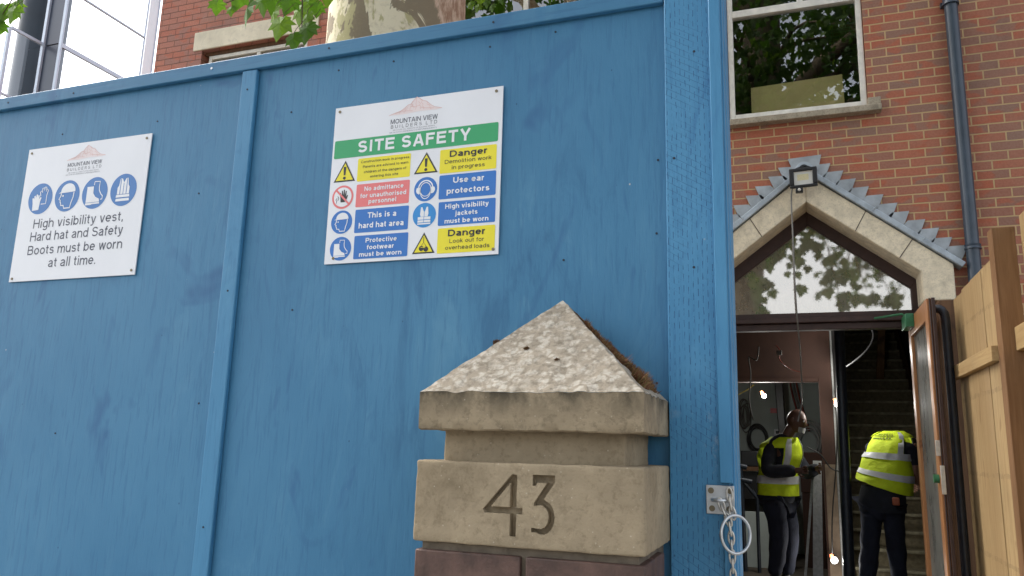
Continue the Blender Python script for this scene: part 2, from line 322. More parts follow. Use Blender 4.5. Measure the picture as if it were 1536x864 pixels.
def mat_leaf(name, k=1.0):
    t = NT(name); g = t.n('ShaderNodeNewGeometry')
    c = t.ramp(g.outputs['Random Per Island'], [(0.0, (0.035*k, 0.085*k, 0.012*k)), (0.5, (0.065*k, 0.14*k, 0.018*k)), (0.85, (0.11*k, 0.19*k, 0.022*k)), (1.0, (0.05*k, 0.12*k, 0.02*k))])
    c = t.mix(t.ramp(t.noise(40, 4, 0.6), [(0.35, 0.35), (0.6, 0.0)]), c, (0.03*k, 0.07*k, 0.01*k))
    p = t.n('ShaderNodeBsdfPrincipled'); t.l(c, p.inputs['Base Color']); p.inputs['Roughness'].default_value = 0.62; p.inputs['Specular IOR Level'].default_value = 0.25
    tr = t.n('ShaderNodeBsdfTranslucent'); t.l(t.mix(1.0, c, (1.5, 1.6, 0.6), 'MULTIPLY'), tr.inputs['Color'])
    mx = t.n('ShaderNodeMixShader'); mx.inputs[0].default_value = 0.42
    t.l(p.outputs[0], mx.inputs[1]); t.l(tr.outputs[0], mx.inputs[2]); t.l(mx.outputs[0], t.out.inputs['Surface']); return t.m
M['leaf'] = mat_leaf('plane_leaf', 1.45); M['leaf2'] = mat_leaf('street_tree_leaf', 0.62)
def mat_glass(name, refl, tint, gl_col=(0.95, 0.95, 0.95), rough=0.0, wav=0.0):
    t = NT(name)
    gl = t.n('ShaderNodeBsdfGlossy'); gl.inputs['Color'].default_value = (*gl_col, 1); gl.inputs['Roughness'].default_value = rough
    if wav: t.l(t.bump(t.noise(90, 3), wav, 0.002), gl.inputs['Normal'])
    tr = t.n('ShaderNodeBsdfTransparent'); tr.inputs['Color'].default_value = (*tint, 1)
    mx = t.n('ShaderNodeMixShader'); mx.inputs[0].default_value = refl
    t.l(tr.outputs[0], mx.inputs[1]); t.l(gl.outputs[0], mx.inputs[2]); t.l(mx.outputs[0], t.out.inputs['Surface']); return t.m
M['glass_window'] = mat_glass('window_glass', 0.22, (0.72, 0.76, 0.74))
M['glass_gable'] = mat_glass('mirrored_gable_glass', 0.7, (0.3, 0.28, 0.25), (0.73, 0.685, 0.625), 0.0, 0.012)
t = NT('dusty_mirrored_gable_glass')
gl = t.n('ShaderNodeBsdfGlossy'); gl.inputs['Color'].default_value = (0.80, 0.745, 0.68, 1); gl.inputs['Roughness'].default_value = 0.012
t.l(t.bump(t.noise(90, 3), 0.015, 0.002), gl.inputs['Normal'])
d = t.n('ShaderNodeBsdfDiffuse'); t.l(t.ramp(t.noise(14, 6, 0.7, (1, 1, 0.6)), [(0.35, (0.30, 0.26, 0.20)), (0.65, (0.44, 0.39, 0.31))]), d.inputs['Color'])
mx = t.n('ShaderNodeMixShader'); mx.inputs[0].default_value = 0.55; t.l(d.outputs[0], mx.inputs[1]); t.l(gl.outputs[0], mx.inputs[2]); t.l(mx.outputs[0], t.out.inputs['Surface'])
M['glass_gable'] = t.m
M['glass_far'] = mat_glass('clear_curtain_glass', 0.14, (0.97, 0.985, 1.0), (1, 1, 1))
t = NT('dusty_door_glass')
d = t.n('ShaderNodeBsdfDiffuse'); t.l(t.ramp(t.noise(5, 6, 0.7, (1, 1, 0.4)), [(0.3, (0.08, 0.08, 0.07)), (0.7, (0.24, 0.24, 0.21))]), d.inputs['Color'])
tr = t.n('ShaderNodeBsdfTransparent'); gl = t.n('ShaderNodeBsdfGlossy'); gl.inputs['Roughness'].default_value = 0.35
m1 = t.n('ShaderNodeMixShader'); m1.inputs[0].default_value = 0.35; t.l(d.outputs[0], m1.inputs[1]); t.l(tr.outputs[0], m1.inputs[2])
m2 = t.n('ShaderNodeMixShader'); m2.inputs[0].default_value = 0.04; t.l(m1.outputs[0], m2.inputs[1]); t.l(gl.outputs[0], m2.inputs[2])
t.l(m2.outputs[0], t.out.inputs['Surface']); M['glass_door'] = t.m
t = NT('lit_bulb'); e = t.n('ShaderNodeEmission'); e.inputs['Color'].default_value = (1.0, 0.99, 0.95, 1); e.inputs['Strength'].default_value = 6.0
t.l(e.outputs[0], t.out.inputs['Surface']); M['bulb'] = t.m

# ------------------------------------------------------------------ mesh helpers
class MB:
    def __init__(s): s.v = []; s.f = []; s.mi = []
    def add(s, vs, fs, mi=0):
        b = len(s.v); s.v += [tuple(x) for x in vs]; s.f += [tuple(i+b for i in f) for f in fs]; s.mi += [mi]*len(fs); return s
    def box(s, a, b, mi=0):
        (x0, y0, z0), (x1, y1, z1) = a, b
        return s.add([(x0,y0,z0),(x1,y0,z0),(x1,y1,z0),(x0,y1,z0),(x0,y0,z1),(x1,y0,z1),(x1,y1,z1),(x0,y1,z1)],
              [(0,3,2,1),(4,5,6,7),(0,1,5,4),(1,2,6,5),(2,3,7,6),(3,0,4,7)], mi)
    def prism(s, poly, y0, y1, mi=0):              # polygon in x,z pushed along y (front at y0)
        n = len(poly)
        vs = [(x, y0, z) for x, z in poly]+[(x, y1, z) for x, z in poly]
        return s.add(vs, [tuple(range(n)), tuple(range(2*n-1, n-1, -1))]+[(i, i+n, (i+1) % n+n, (i+1) % n) for i in range(n)], mi)
    def prism_x(s, poly, x0, x1, mi=0):            # polygon in y,z pushed along x
        n = len(poly)
        vs = [(x0, y, z) for y, z in poly]+[(x1, y, z) for y, z in poly]
        return s.add(vs, [tuple(range(n)), tuple(range(2*n-1, n-1, -1))]+[(i, i+n, (i+1) % n+n, (i+1) % n) for i in range(n)], mi)
    def sheet(s, poly, y, mi=0):
        return s.add([(x, y, z) for x, z in poly], [tuple(range(len(poly)))], mi)
    def tube(s, pts, r, seg=8, mi=0, cap=True):
        pts = [Vector(p) for p in pts]; n = len(pts)
        rr = r if hasattr(r, '__len__') else [r]*n
        vs = []; prev = None
        for i, p in enumerate(pts):
            d = (pts[min(i+1, n-1)]-pts[max(i-1, 0)]).normalized()
            if prev is None:
                a = d.orthogonal().normalized()
            else:
                a = (prev-d*prev.dot(d)); a = a.normalized() if a.length > 1e-6 else d.orthogonal().normalized()
            prev = a; b = d.cross(a)
            for k in range(seg):
                t_ = 2*math.pi*k/seg; vs.append(p+(a*math.cos(t_)+b*math.sin(t_))*rr[i])
        fs = [(i*seg+k, i*seg+(k+1) % seg, (i+1)*seg+(k+1) % seg, (i+1)*seg+k) for i in range(n-1) for k in range(seg)]
        if cap: fs += [tuple(range(seg-1, -1, -1)), tuple((n-1)*seg+k for k in range(seg))]
        return s.add(vs, fs, mi)
    def torus(s, c, R0, r, nrm, seg=28, ss=8, stretch=(1, 1), mi=0):
        nrm = Vector(nrm).normalized(); up = Vector((0, 0, 1)); up = (up-nrm*up.dot(nrm)).normalized(); sd_ = nrm.cross(up); c = Vector(c)
        vs = []
        for i in range(seg):
            a = 2*math.pi*i/seg; rad = (sd_*math.cos(a)*stretch[0]+up*math.sin(a)*stretch[1])
            rd = rad.normalized()
            for k in range(ss):
                b = 2*math.pi*k/ss; vs.append(c+rad*R0+rd*r*math.cos(b)+nrm*r*math.sin(b))
        return s.add(vs, [(i*ss+k, ((i+1) % seg)*ss+k, ((i+1) % seg)*ss+(k+1) % ss, i*ss+(k+1) % ss) for i in range(seg) for k in range(ss)], mi)
    def ball(s, c, r, seg=14, rings=9, mi=0):
        rx, ry, rz = r if hasattr(r, '__len__') else (r, r, r)
        vs = [(c[0], c[1], c[2]+rz)]
        for i in range(1, rings):
            a = math.pi*i/rings
            for k in range(seg):
                b = 2*math.pi*k/seg; vs.append((c[0]+rx*math.sin(a)*math.cos(b), c[1]+ry*math.sin(a)*math.sin(b), c[2]+rz*math.cos(a)))
        vs.append((c[0], c[1], c[2]-rz)); L = len(vs)-1
        fs = [(0, 1+k, 1+(k+1) % seg) for k in range(seg)]
        for i in range(rings-2):
            for k in range(seg): fs.append((1+i*seg+k, 1+(i+1)*seg+k, 1+(i+1)*seg+(k+1) % seg, 1+i*seg+(k+1) % seg))
        fs += [(L, 1+(rings-2)*seg+(k+1) % seg, 1+(rings-2)*seg+k) for k in range(seg)]
        return s.add(vs, fs, mi)
    def disc(s, cx, cz, r, y, seg=40, mi=0):
        return s.sheet([(cx+r*math.cos(2*math.pi*k/seg), cz+r*math.sin(2*math.pi*k/seg)) for k in range(seg)], y, mi)
    def stroke(s, pts, w, y, closed=False, mi=0):  # flat line in the x,z plane
        n = len(pts); P = [Vector((a, b)) for a, b in pts]; L = []; Rr = []
        for i in range(n):
            a = P[i-1] if (i or closed) else P[i]; b = P[(i+1) % n] if (i < n-1 or closed) else P[i]
            d = (b-a); d = d.normalized() if d.length > 1e-9 else Vector((1, 0)); nn = Vector((-d.y, d.x))
            L.append(P[i]+nn*w/2); Rr.append(P[i]-nn*w/2)
        vs = [(q.x, y, q.y) for q in L]+[(q.x, y, q.y) for q in Rr]
        return s.add(vs, [(i, (i+1) % n, (i+1) % n+n, i+n) for i in range(n if closed else n-1)], mi)

def parent_to(o, par):
    if par is not None:
        o.parent = par; o.matrix_parent_inverse = Matrix.Translation(-par.location) if par.type == 'EMPTY' else Matrix.Identity(4)
def build(name, mb, mat, parent=None, smooth=None, bevel=0.0, seg=2):
    me = bpy.data.meshes.new(name); me.from_pydata(mb.v, [], mb.f); me.validate()
    bm = bmesh.new(); bm.from_mesh(me)
    bmesh.ops.recalc_face_normals(bm, faces=bm.faces); bm.to_mesh(me); bm.free()
    for m_ in (mat if isinstance(mat, list) else [mat]): me.materials.append(m_)
    if isinstance(mat, list) and len(me.polygons) == len(mb.mi): me.polygons.foreach_set('material_index', mb.mi)
    if smooth is not None or bevel:
        me.polygons.foreach_set('use_smooth', [True]*len(me.polygons)); me.set_sharp_from_angle(angle=R(smooth or 35))
    o = bpy.data.objects.new(name, me); COL.objects.link(o); parent_to(o, parent)
    if bevel:
        b = o.modifiers.new('edge', 'BEVEL'); b.width = bevel; b.segments = seg; b.limit_method = 'ANGLE'; b.angle_limit = R(40)
    return o
def thing(name, label, cat, loc, group=None):
    o = bpy.data.objects.new(name, None); COL.objects.link(o); o.location = loc; o.empty_display_size = 0.1
    o['label'] = label; o['category'] = cat
    if group: o['group'] = group
    return o
def tag(o, label, cat, group=None):
    o['label'] = label; o['category'] = cat
    if group: o['group'] = group
    return o
def struct(name, mb, mat, **k):
    o = build(name, mb, mat, **k); o['kind'] = 'structure'; return o
def EL(cx, cy, rx, ry, a0, a1, n=14): return [(cx+rx*math.cos(R(a0+(a1-a0)*k/n)), cy+ry*math.sin(R(a0+(a1-a0)*k/n))) for k in range(n+1)]
def glyph(c, w):
    """plain grotesque letter as strokes: (advance, polylines); cap height 1"""
    h = w/2; X = 0.73; T = 1-h
    def S_(cx, rx, top, bot, mid, a):
        ru = (top-mid)/2; rl = (mid-bot)/2
        return EL(cx, mid+ru, rx*0.93, ru, a, 270, 12)[:-1]+EL(cx, mid-rl, rx, rl, 90, -180+a, 12)
    U = {
     'A': (.92, [[(h*.9, 0), (.46-h*.3, 1)], [(.92-h*.9, 0), (.46+h*.3, 1)], [(.2, .31), (.72, .31)]]),
     'B': (.85, [[(h, 0), (h, 1)], [(h, T), (.46, T)]+EL(.46, (.53+T)/2, .31-h, (T-.53)/2, 90, -90, 8)+[(h, .53)], [(.46, .53)]+EL(.48, (.53+h)/2, .36-h, (.53-h)/2, 90, -90, 8)+[(h, h)]]),
     'C': (.95, [EL(.49, .5, .48-h, .5-h, 42, 318, 20)]),
     'D': (.92, [[(h, 0), (h, 1)], [(h, T), (.42, T)]+EL(.42, .5, .49-h, .5-h, 90, -90, 12)+[(h, h)]]),
     'E': (.80, [[(h, 0), (h, 1)], [(h, T), (.78, T)], [(h, .53), (.72, .53)], [(h, h), (.79, h)]]),
     'F': (.74, [[(h, 0), (h, 1)], [(h, T), (.73, T)], [(h, .53), (.64, .53)]]),
     'G': (1.0, [EL(.49, .5, .48-h, .5-h, 42, 340, 20)+[(.97-h, .47), (.55, .47)]]),
     'H': (.90, [[(h, 0), (h, 1)], [(.88-h, 0), (.88-h, 1)], [(h, .53), (.88-h, .53)]]),
     'I': (w*1.5, [[(w*.75, 0), (w*.75, 1)]]),
     'K': (.88, [[(h, 0), (h, 1)], [(h, .38), (.82-h, 1)], [(.36, .58), (.88-h, 0)]]),
     'L': (.70, [[(h, 0), (h, 1)], [(h, h), (.69, h)]]),
     'M': (1.05, [[(h, 0), (h, 1)], [(1.03-h, 0), (1.03-h, 1)], [(h, 1), (.515, .06)], [(1.03-h, 1), (.515, .06)]]),
     'N': (.90, [[(h, 0), (h, 1)], [(.88-h, 0), (.88-h, 1)], [(h, .97), (.88-h, .03)]]),
     'O': (1.0, [EL(.5, .5, .49-h, .5-h, 0, 360, 24)]),
     'P': (.85, [[(h, 0), (h, 1)], [(h, T), (.48, T)]+EL(.48, (.45+T)/2, .35-h, (T-.45)/2, 90, -90, 8)+[(h, .45)]]),
     'R': (.92, [[(h, 0), (h, 1)], [(h, T), (.50, T)]+EL(.50, (.47+T)/2, .36-h, (T-.47)/2, 90, -90, 8)+[(h, .47)], [(.48, .47), (.90-h, 0)]]),
     'S': (.86, [S_(.43, .42-h, T, h, .51, 22)]),
     'T': (.80, [[(.40, 0), (.40, 1)], [(0, T), (.80, T)]]),
     'U': (.90, [[(h, 1)]+EL(.44, .40, .44-h, .40-h, 180, 360, 12)+[(.88-h, 1)]]),
     'V': (.90, [[(h*.9, 1), (.45-h*.3, 0)], [(.90-h*.9, 1), (.45+h*.3, 0)]]),
     'W': (1.30, [[(h*.9, 1), (.33, 0)], [(.33, 0), (.65, 1)], [(.65, 1), (.97, 0)], [(.97, 0), (1.30-h*.9, 1)]]),
     'Y': (.88, [[(h*.9, 1), (.44, .42)], [(.88-h*.9, 1), (.44, .42)], [(.44, 0), (.44, .45)]]),
     'a': (.70, [EL(.33, X-.22, .31-h, .22-h, 165, 0, 9)+[(.64-h, .10), (.66-h*.6, 0)], [(.64-h, .44), (.36, .40)]+EL(.30, .205, .30-h, .205-h, 90, 270, 9)+[(.42, h), (.64-h, .18)]]),
     'b': (.72, [[(h, 0), (h, 1)], EL(.36, X/2, .35-h, X/2-h, 0, 360, 18)]),
     'c': (.66, [EL(.35, X/2, .34-h, X/2-h, 42, 318, 16)]),
     'd': (.72, [[(.70-h, 0), (.70-h, 1)], EL(.35, X/2, .35-h, X/2-h, 0, 360, 18)]),
     'e': (.71, [[(h, X/2), (.70-h, X/2)]+EL(.355, X/2, .355-h, X/2-h, 0, 318, 18)]),
     'f': (.40, [[(.17, 0), (.17, .78)]+EL(.34, .78, .17, .22-h, 180, 80, 6), [(0, X-h), (.38, X-h)]]),
     'g': (.72, [EL(.35, X/2, .35-h, X/2-h, 0, 360, 18), [(.70-h, X), (.70-h, -.05)]+EL(.36, -.06, .34-h, .23-h, 0, -150, 10)]),
     'h': (.70, [[(h, 0), (h, 1)], [(h, .42)]+EL(.36, X-.30, .33-h, .30-h, 170, 0, 9)+[(.69-h, 0)]]),
     'i': (w*1.55, [[(w*.78, 0), (w*.78, X)], [(w*.78, 1-w), (w*.78, 1)]]),
     'j': (w*1.6, [[(w*.8, X), (w*.8, -.16), (w*.5, -.28+h), (-.04, -.28+h)], [(w*.8, 1-w), (w*.8, 1)]]),
     'k': (.66, [[(h, 0), (h, 1)], [(h, .24), (.60-h, X)], [(.28, .44), (.66-h, 0)]]),
     'l': (w*1.55, [[(w*.78, 0), (w*.78, 1)]]),
     'm': (1.06, [[(h, 0), (h, X)], [(h, .42)]+EL(.33, X-.24, .27-h*.6, .24-h, 170, 0, 8)+[(.60-h*.6, 0)], [(.60-h*.6, .42)]+EL(.80-h*.2, X-.24, .25-h*.8, .24-h, 170, 0, 8)+[(1.05-h, 0)]]),
     'n': (.70, [[(h, 0), (h, X)], [(h, .42)]+EL(.36, X-.30, .33-h, .30-h, 170, 0, 9)+[(.69-h, 0)]]),
     'o': (.73, [EL(.36, X/2, .36-h, X/2-h, 0, 360, 20)]),
     'p': (.72, [[(h, -.28), (h, X)], EL(.36, X/2, .35-h, X/2-h, 0, 360, 18)]),
     'r': (.43, [[(h, 0), (h, X)], [(h, .40)]+EL(.36, X-.32, .36-h, .32-h, 165, 85, 6)]),
     's': (.64, [S_(.32, .31-h, X-h, h, .375, 22)]),
     't': (.40, [[(.17, .94), (.17, .20)]+EL(.33, .20, .16, .20-h, 180, 275, 6), [(0, X-h), (.37, X-h)]]),
     'u': (.70, [[(h, X)]+EL(.33, .30, .33-h, .30-h, 180, 350, 9), [(.68-h, 0), (.68-h, X)]]),
     'v': (.66, [[(h*.9, X), (.33-h*.3, 0)], [(.66-h*.9, X), (.33+h*.3, 0)]]),
     'w': (.94, [[(h*.9, X), (.25, 0)], [(.25, 0), (.47, X)], [(.47, X), (.69, 0)], [(.69, 0), (.94-h*.9, X)]]),
     'y': (.66, [[(h*.9, X), (.34, .02)], [(.66-h*.9, X), (.33, -.10), (.22, -.26+h), (.04, -.27+h)]]),
     '.': (w*1.6, [[(w*.8, 0), (w*.8, w)]]), ',': (w*1.6, [[(w*.85, w), (w*.8, 0), (w*.45, -w*.9)]]),
     '&': (.92, [[(.88, 0), (.24, .70)]+EL(.40, .80, .17, .2-h, 200, -20, 8)+[(.20, .42)]+EL(.34, .25, .33-h, .25-h, 130, 330, 9)+[(.80, .45)]]),
    }
    return U.get(c, (.34, []))
def put_text(mb, txt, x0, x1, base, cap, y, w=0.13, space=1.0, mi=0):
    gap = (0.10+0.03*(w < .16))*space+(space-1)*0.25; cur = 0; L = []
    for c in txt:
        if c == ' ': cur += 0.42*max(1, space*0.8); continue
        adv, st_ = glyph(c, w); L.append((cur, st_)); cur += adv+gap
    sx_ = (x1-x0)/(cur-gap); k = 0
    for o_, st_ in L:
        for pl in st_:
            n = len(pl); P = [Vector((x0+(o_+a)*sx_, base+b*cap)) for a, b in pl]; closed = n > 4 and (P[0]-P[-1]).length < 1e-7
            if closed: P = P[:-1]; pl = pl[:-1]; n -= 1
            Q = [Vector(q) for q in pl]; Lv = []; Rv = []
            for i in range(n):
                a = Q[i-1] if (i or closed) else Q[i]; b = Q[(i+1) % n] if (i < n-1 or closed) else Q[i]
                d = (b-a).normalized(); nn = Vector((-d.y, d.x)); off_ = Vector((nn.x*w/2*sx_, nn.y*w/2*cap)); Lv.append(P[i]+off_); Rv.append(P[i]-off_)
            yy = y-0.00003*(k % 5); k += 1
            mb.add([(q.x, yy, q.y) for q in Lv]+[(q.x, yy, q.y) for q in Rv], [(i, (i+1) % n, (i+1) % n+n, i+n) for i in range(n if closed else n-1)], mi)

# ------------------------------------------------------------------ the setting
struct('ground', MB().add([(-300, -300, 0), (300, -300, 0), (300, 300, 0), (-300, 300, 0)], [(0, 1, 2, 3)]), M['earth'])
struct('road', MB().add([(-120, -11, -0.116+0.12), (120, -11, 0.004), (120, -2.6, 0.004), (-120, -2.6, 0.004)], [(0, 1, 2, 3)]), M['asphalt'])
struct('pavement', MB().box((-120, -2.45, 0.004), (120, 1.40, 0.11)), M['paving'])
struct('kerb', MB().box((-120, -2.6, 0.006), (120, -2.452, 0.115)), M['kerb'])
struct('path', MB().box((-0.9, 1.402, 0.003), (1.02, 6.49, 0.10)), M['paving'])

# ------------------------------------------------------------------ brick building
bld = thing('brick_building', 'red brick building with stone gabled doorway behind the blue hoarding', 'building', (0, 6.6, 0))
WY = 6.6
def wall_cells(x0, x1, z0, z1, holes, y0=WY, y1=WY+0.3):
    mb = MB()
    xs = sorted({x0, x1, *[h[0] for h in holes], *[h[1] for h in holes]}); zs = sorted({z0, z1, *[h[2] for h in holes], *[h[3] for h in holes]})
    for i in range(len(xs)-1):
        for j in range(len(zs)-1):
            cx, cz = (xs[i]+xs[i+1])/2, (zs[j]+zs[j+1])/2
            if any(h[0] < cx < h[1] and h[2] < cz < h[3] for h in holes): continue
            mb.add([(xs[i], y0, zs[j]), (xs[i+1], y0, zs[j]), (xs[i+1], y0, zs[j+1]), (xs[i], y0, zs[j+1])], [(0, 1, 2, 3)])
    for (a, b, c, d) in holes:
        mb.add([(a, y0, c), (a, y1, c), (a, y1, d), (a, y0, d)], [(0, 1, 2, 3)]); mb.add([(b, y0, c), (b, y1, c), (b, y1, d), (b, y0, d)], [(0, 1, 2, 3)])
        mb.add([(a, y0, c), (b, y0, c), (b, y1, c), (a, y1, c)], [(0, 1, 2, 3)]); mb.add([(a, y0, d), (b, y0, d), (b, y1, d), (a, y1, d)], [(0, 1, 2, 3)])
    return mb
WIN = (-0.475, 0.665, 4.30, 5.88)
WINL = (-6.29, -4.85, 4.30, 5.88)
WINM = (-3.12, -1.58, 4.30, 6.3)
mw = wall_cells(-3.35, 7.0, 4.05, 9.6, [WIN, WINM])
mw.add([(-3.35, WY, 0), (-1.0, WY, 0), (-1.0, WY, 4.05), (-3.35, WY, 4.05)], [(0, 1, 2, 3)])
mw.add([(1.3, WY, 0), (7, WY, 0), (7, WY, 4.05), (1.3, WY, 4.05)], [(0, 1, 2, 3)])
mw.sheet([(-1.0, 0), (-1.0, 4.05), (1.3, 4.05), (1.3, 0), (1.04, 0), (1.04, 2.86), (0.15, 3.57), (-0.75, 2.86), (-0.75, 0)], WY)
build('front_wall', mw, M['brick'], bld)
ml = wall_cells(-6.974, -3.35, 0, 9.6, [WINL])
ml.add([(-6.974, WY, 0), (-6.974, 15, 0), (-6.974, 15, 9.6), (-6.974, WY, 9.6)], [(0, 1, 2, 3)])
build('side_wall', ml, M['brick_far'], bld)
build('back_wall', MB().box((-6.9, 15, 0), (7, 15.2, 9.6)).box((7.0, WY+0.01, 0), (7.2, 15, 9.6)), M['brick'], bld)
build('roof', MB().box((-7.1, 6.5, 9.604), (7.3, 15.3, 9.8)), M['roof'], bld)
# upper windows
def window(b, mull, transom, y, name='window', top_light=True):
    x0, x1, z0, z1 = b; w = MB(); fw = 0.045
    w.box((x0, y, z0), (x0+fw, y+0.06, z1)).box((x1-fw, y, z0), (x1, y+0.06, z1)).box((x0+fw, y+0.002, z0), (x1-fw, y+0.06, z0+fw+0.01)).box((x0+fw, y+0.002, z1-fw), (x1-fw, y+0.06, z1))
    for tz in transom: w.box((x0+fw, y-0.004, tz), (x1-fw, y+0.055, tz+0.065))
    for mx_ in mull: w.box((mx_[0]-0.025, y+0.006, mx_[1]), (mx_[0]+0.025, y+0.05, mx_[2]))
    f = build(name, w, M['white_frame'], bld, bevel=0.004)
    g = build('pane', MB().add([(x0+0.02, y+0.03, z0+0.02), (x1-0.02, y+0.03, z0+0.02), (x1-0.02, y+0.03, z1-0.02), (x0+0.02, y+0.03, z1-0.02)], [(0, 1, 2, 3)]), M['glass_window'], f)
    return f
win = window((-0.432, 0.66, 4.312, 5.878), [(0.18, 5.35, 5.84)], [5.285], 6.62)
window((-6.24, -4.90, 4.312, 5.836), [(-5.55, 4.36, 5.79)], [], 6.67)
window((-3.10, -1.60, 4.312, 6.28), [(-2.36, 4.36, 6.24)], [], 6.66)
build('window_reveal', MB().box((-0.47, 6.612, 4.302), (-0.437, 6.8, 5.876)), M['timber_reveal'], bld)
sl = MB().prism_x([(6.52, 4.235), (6.7, 4.235), (6.7, 4.318), (6.62, 4.312), (6.52, 4.288)], -0.56, 0.755)
sl.box((0.655, 6.53, 4.284), (0.752, 6.7, 4.352))
build('window_sill', sl, M['stone_sill'], bld, bevel=0.005)
build('window_sill', MB().box((-6.4, 6.54, 4.22), (-4.75, 6.7, 4.30)), M['stone_sill'], bld, bevel=0.005)
build('window_sill', MB().box((-3.2, 6.54, 4.22), (-1.5, 6.7, 4.30)), M['stone_sill'], bld, bevel=0.005)
build('lintel', MB().box((-6.41, 6.585, 5.885), (-4.72, 6.75, 6.115)), M['lintel'], bld, bevel=0.006)
build('painted_lintel_shadow', MB().box((-6.285, 6.66, 5.838), (-4.855, 6.72, 5.879)), M['dark_wood'], bld)  # dark strip added as the shadow beneath the lintel
build('lintel', MB().box((-3.24, 6.585, 6.306), (-1.46, 6.75, 6.53)), M['lintel'], bld, bevel=0.006)
build('lintel', MB().box((-0.56, 6.585, 5.885), (0.76, 6.75, 6.115)), M['lintel'], bld, bevel=0.006)
# floors and inner walls
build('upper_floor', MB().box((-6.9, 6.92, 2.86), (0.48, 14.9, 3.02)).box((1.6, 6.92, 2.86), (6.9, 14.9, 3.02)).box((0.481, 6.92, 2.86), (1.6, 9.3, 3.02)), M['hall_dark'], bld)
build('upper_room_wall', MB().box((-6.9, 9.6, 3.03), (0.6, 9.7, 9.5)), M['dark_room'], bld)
build('hall_floor', MB().box((-2.5, 6.5, 0.0), (6.0, 14.9, 0.2)), M['hall_floor'], bld)
# stone gable
gb = MB(); 
outer = [(-0.875, 2.655), (-0.875, 2.93), (0.147, 3.735), (1.162, 2.93), (1.162, 2.655)]
inner = [(0.943, 2.655), (0.943, 2.883), (0.152, 3.50), (-0.655, 2.883), (-0.655, 2.655)]
gb.prism([outer[0], outer[1], (0.147, 3.735), (0.152, 3.50), inner[3], inner[4]], 6.5, 6.8)
gb.prism([(0.152, 3.50), (0.147, 3.735), outer[3], outer[4], inner[0], inner[1]], 6.5, 6.8)
gab = build('stone_gable', gb, M['stone_gable'], bld, bevel=0.008)
for (a, b) in (((0.50, 3.228), (0.585, 3.388)), ((0.80, 2.995), (0.90, 3.14)), ((-0.2, 3.228), (-0.29, 3.388)), ((-0.5, 2.995), (-0.6, 3.14))):
    build('mortar_joint', MB().stroke([a, b], 0.006, 6.4975), M['brown_frame'], gab)
build('side_jamb', MB().box((0.945, 6.62, 0.2), (1.2, 6.9, 2.65)), M['dark_wood'], bld); build('side_jamb', MB().box((-0.87, 6.52, 0.2), (-0.66, 6.9, 2.65)), M['dark_wood'], bld)
# lead roof of the gable
def off(pts, d):
    return pts
ld = MB()
top = [(-0.93, 2.895), (0.147, 3.745), (1.215, 2.897)]
for (a, b) in ((top[0], top[1]), (top[1], top[2])):
    s_ = -1 if a is top[0] else 1
    nx, nz = (-0.62, 0.785) if s_ < 0 else (0.62, 0.785)
    t_ = 0.046
    A, B = Vector((a[0], a[1])), Vector((b[0], b[1])); N = Vector((nx, nz))*t_
    k = Vector((0.0, 0.058))
    poly = [tuple(A), tuple(B), tuple(B+k), tuple(A+N)] if s_ < 0 else [tuple(A), tuple(B), tuple(B+N), tuple(A+k)]
    ld.prism(poly, 6.478, 6.6)
lead = build('lead_capping', ld, M['lead'], bld, bevel=0.006)
for (x, z, s_) in ((0.62, 3.39, 1), (0.95, 3.125, 1), (-0.33, 3.39, -1), (-0.66, 3.125, -1)):
    sm = MB().tube([(x+0.012*s_, 6.476, z-0.01), (x+0.034*s_, 6.476, z+0.018)], 0.005, 6); build('lead_seam', sm, M['lead'], lead)
hump = MB()
hp = []
for i in range(13):
    a = math.pi*i/12; hp.append((0.147+0.075*math.cos(a), 3.735+0.095*math.sin(a)**0.8 if 0 < i < 12 else 3.72))
hump.prism([(x, z) for x, z in hp], 6.470, 6.59)
build('lead_saddle', hump, M['lead'], lead, bevel=0.004)
# stepped flashing, one lead step per brick course
def step(xl, z, s_):
    ps = [(xl-s_*0.01, z), (xl+s_*0.112, z+0.003), (xl+s_*0.080, z-0.08), (xl+s_*0.03, z-0.17), (xl-s_*0.10, z-0.09)]
    mb = MB().prism(ps if s_ > 0 else ps[::-1], 6.585, 6.596); return mb
stp = MB()
for i in range(11):
    z = 3.84-i*0.0755+random.uniform(-.004, .004)
    q = step(0.235+i*0.094+random.uniform(-.010, .010), z, 1); stp.add(q.v, q.f)
    q = step(0.065-i*0.094+random.uniform(-.010, .010), z, -1); stp.add(q.v, q.f)
stp.prism([(0.025, 3.905), (0.285, 3.918), (0.255, 3.79), (0.075, 3.76)], 6.578, 6.59)
build('stepped_flashing', stp, M['lead_step'], bld)
# timber window frame under the gable
fr = MB(); FY = 6.80
go = [(-0.66, 2.60), (-0.66, 2.89), (0.152, 3.51), (0.955, 2.89), (0.955, 2.60)]
gi = [(-0.585, 2.640), (-0.585, 2.815), (0.160, 3.385), (0.903, 2.815), (0.903, 2.640)]
for i in range(5):
    j = (i+1) % 5; fr.prism([go[i], go[j], gi[j], gi[i]], FY, FY+0.07)
fr.box((-0.66, FY-0.03, 2.555), (0.955, FY+0.08, 2.598)).box((-0.66, FY+0.01, 2.50), (0.955, FY+0.10, 2.553))
fr.box((0.893, FY, 0.2), (0.942, FY+0.09, 2.498)).box((-0.66, FY, 0.2), (-0.60, FY+0.09, 2.498))
gf = build('gable_frame', fr, M['brown_frame'], bld, bevel=0.005)
build('pane', MB().sheet(gi, FY+0.03), M['glass_gable'], gf)
build('blind_panel', MB().sheet([(-0.7, 2.62), (1.0, 2.62), (1.0, 3.5), (-0.7, 3.5)], FY+0.14), M['dark_room'], gf)
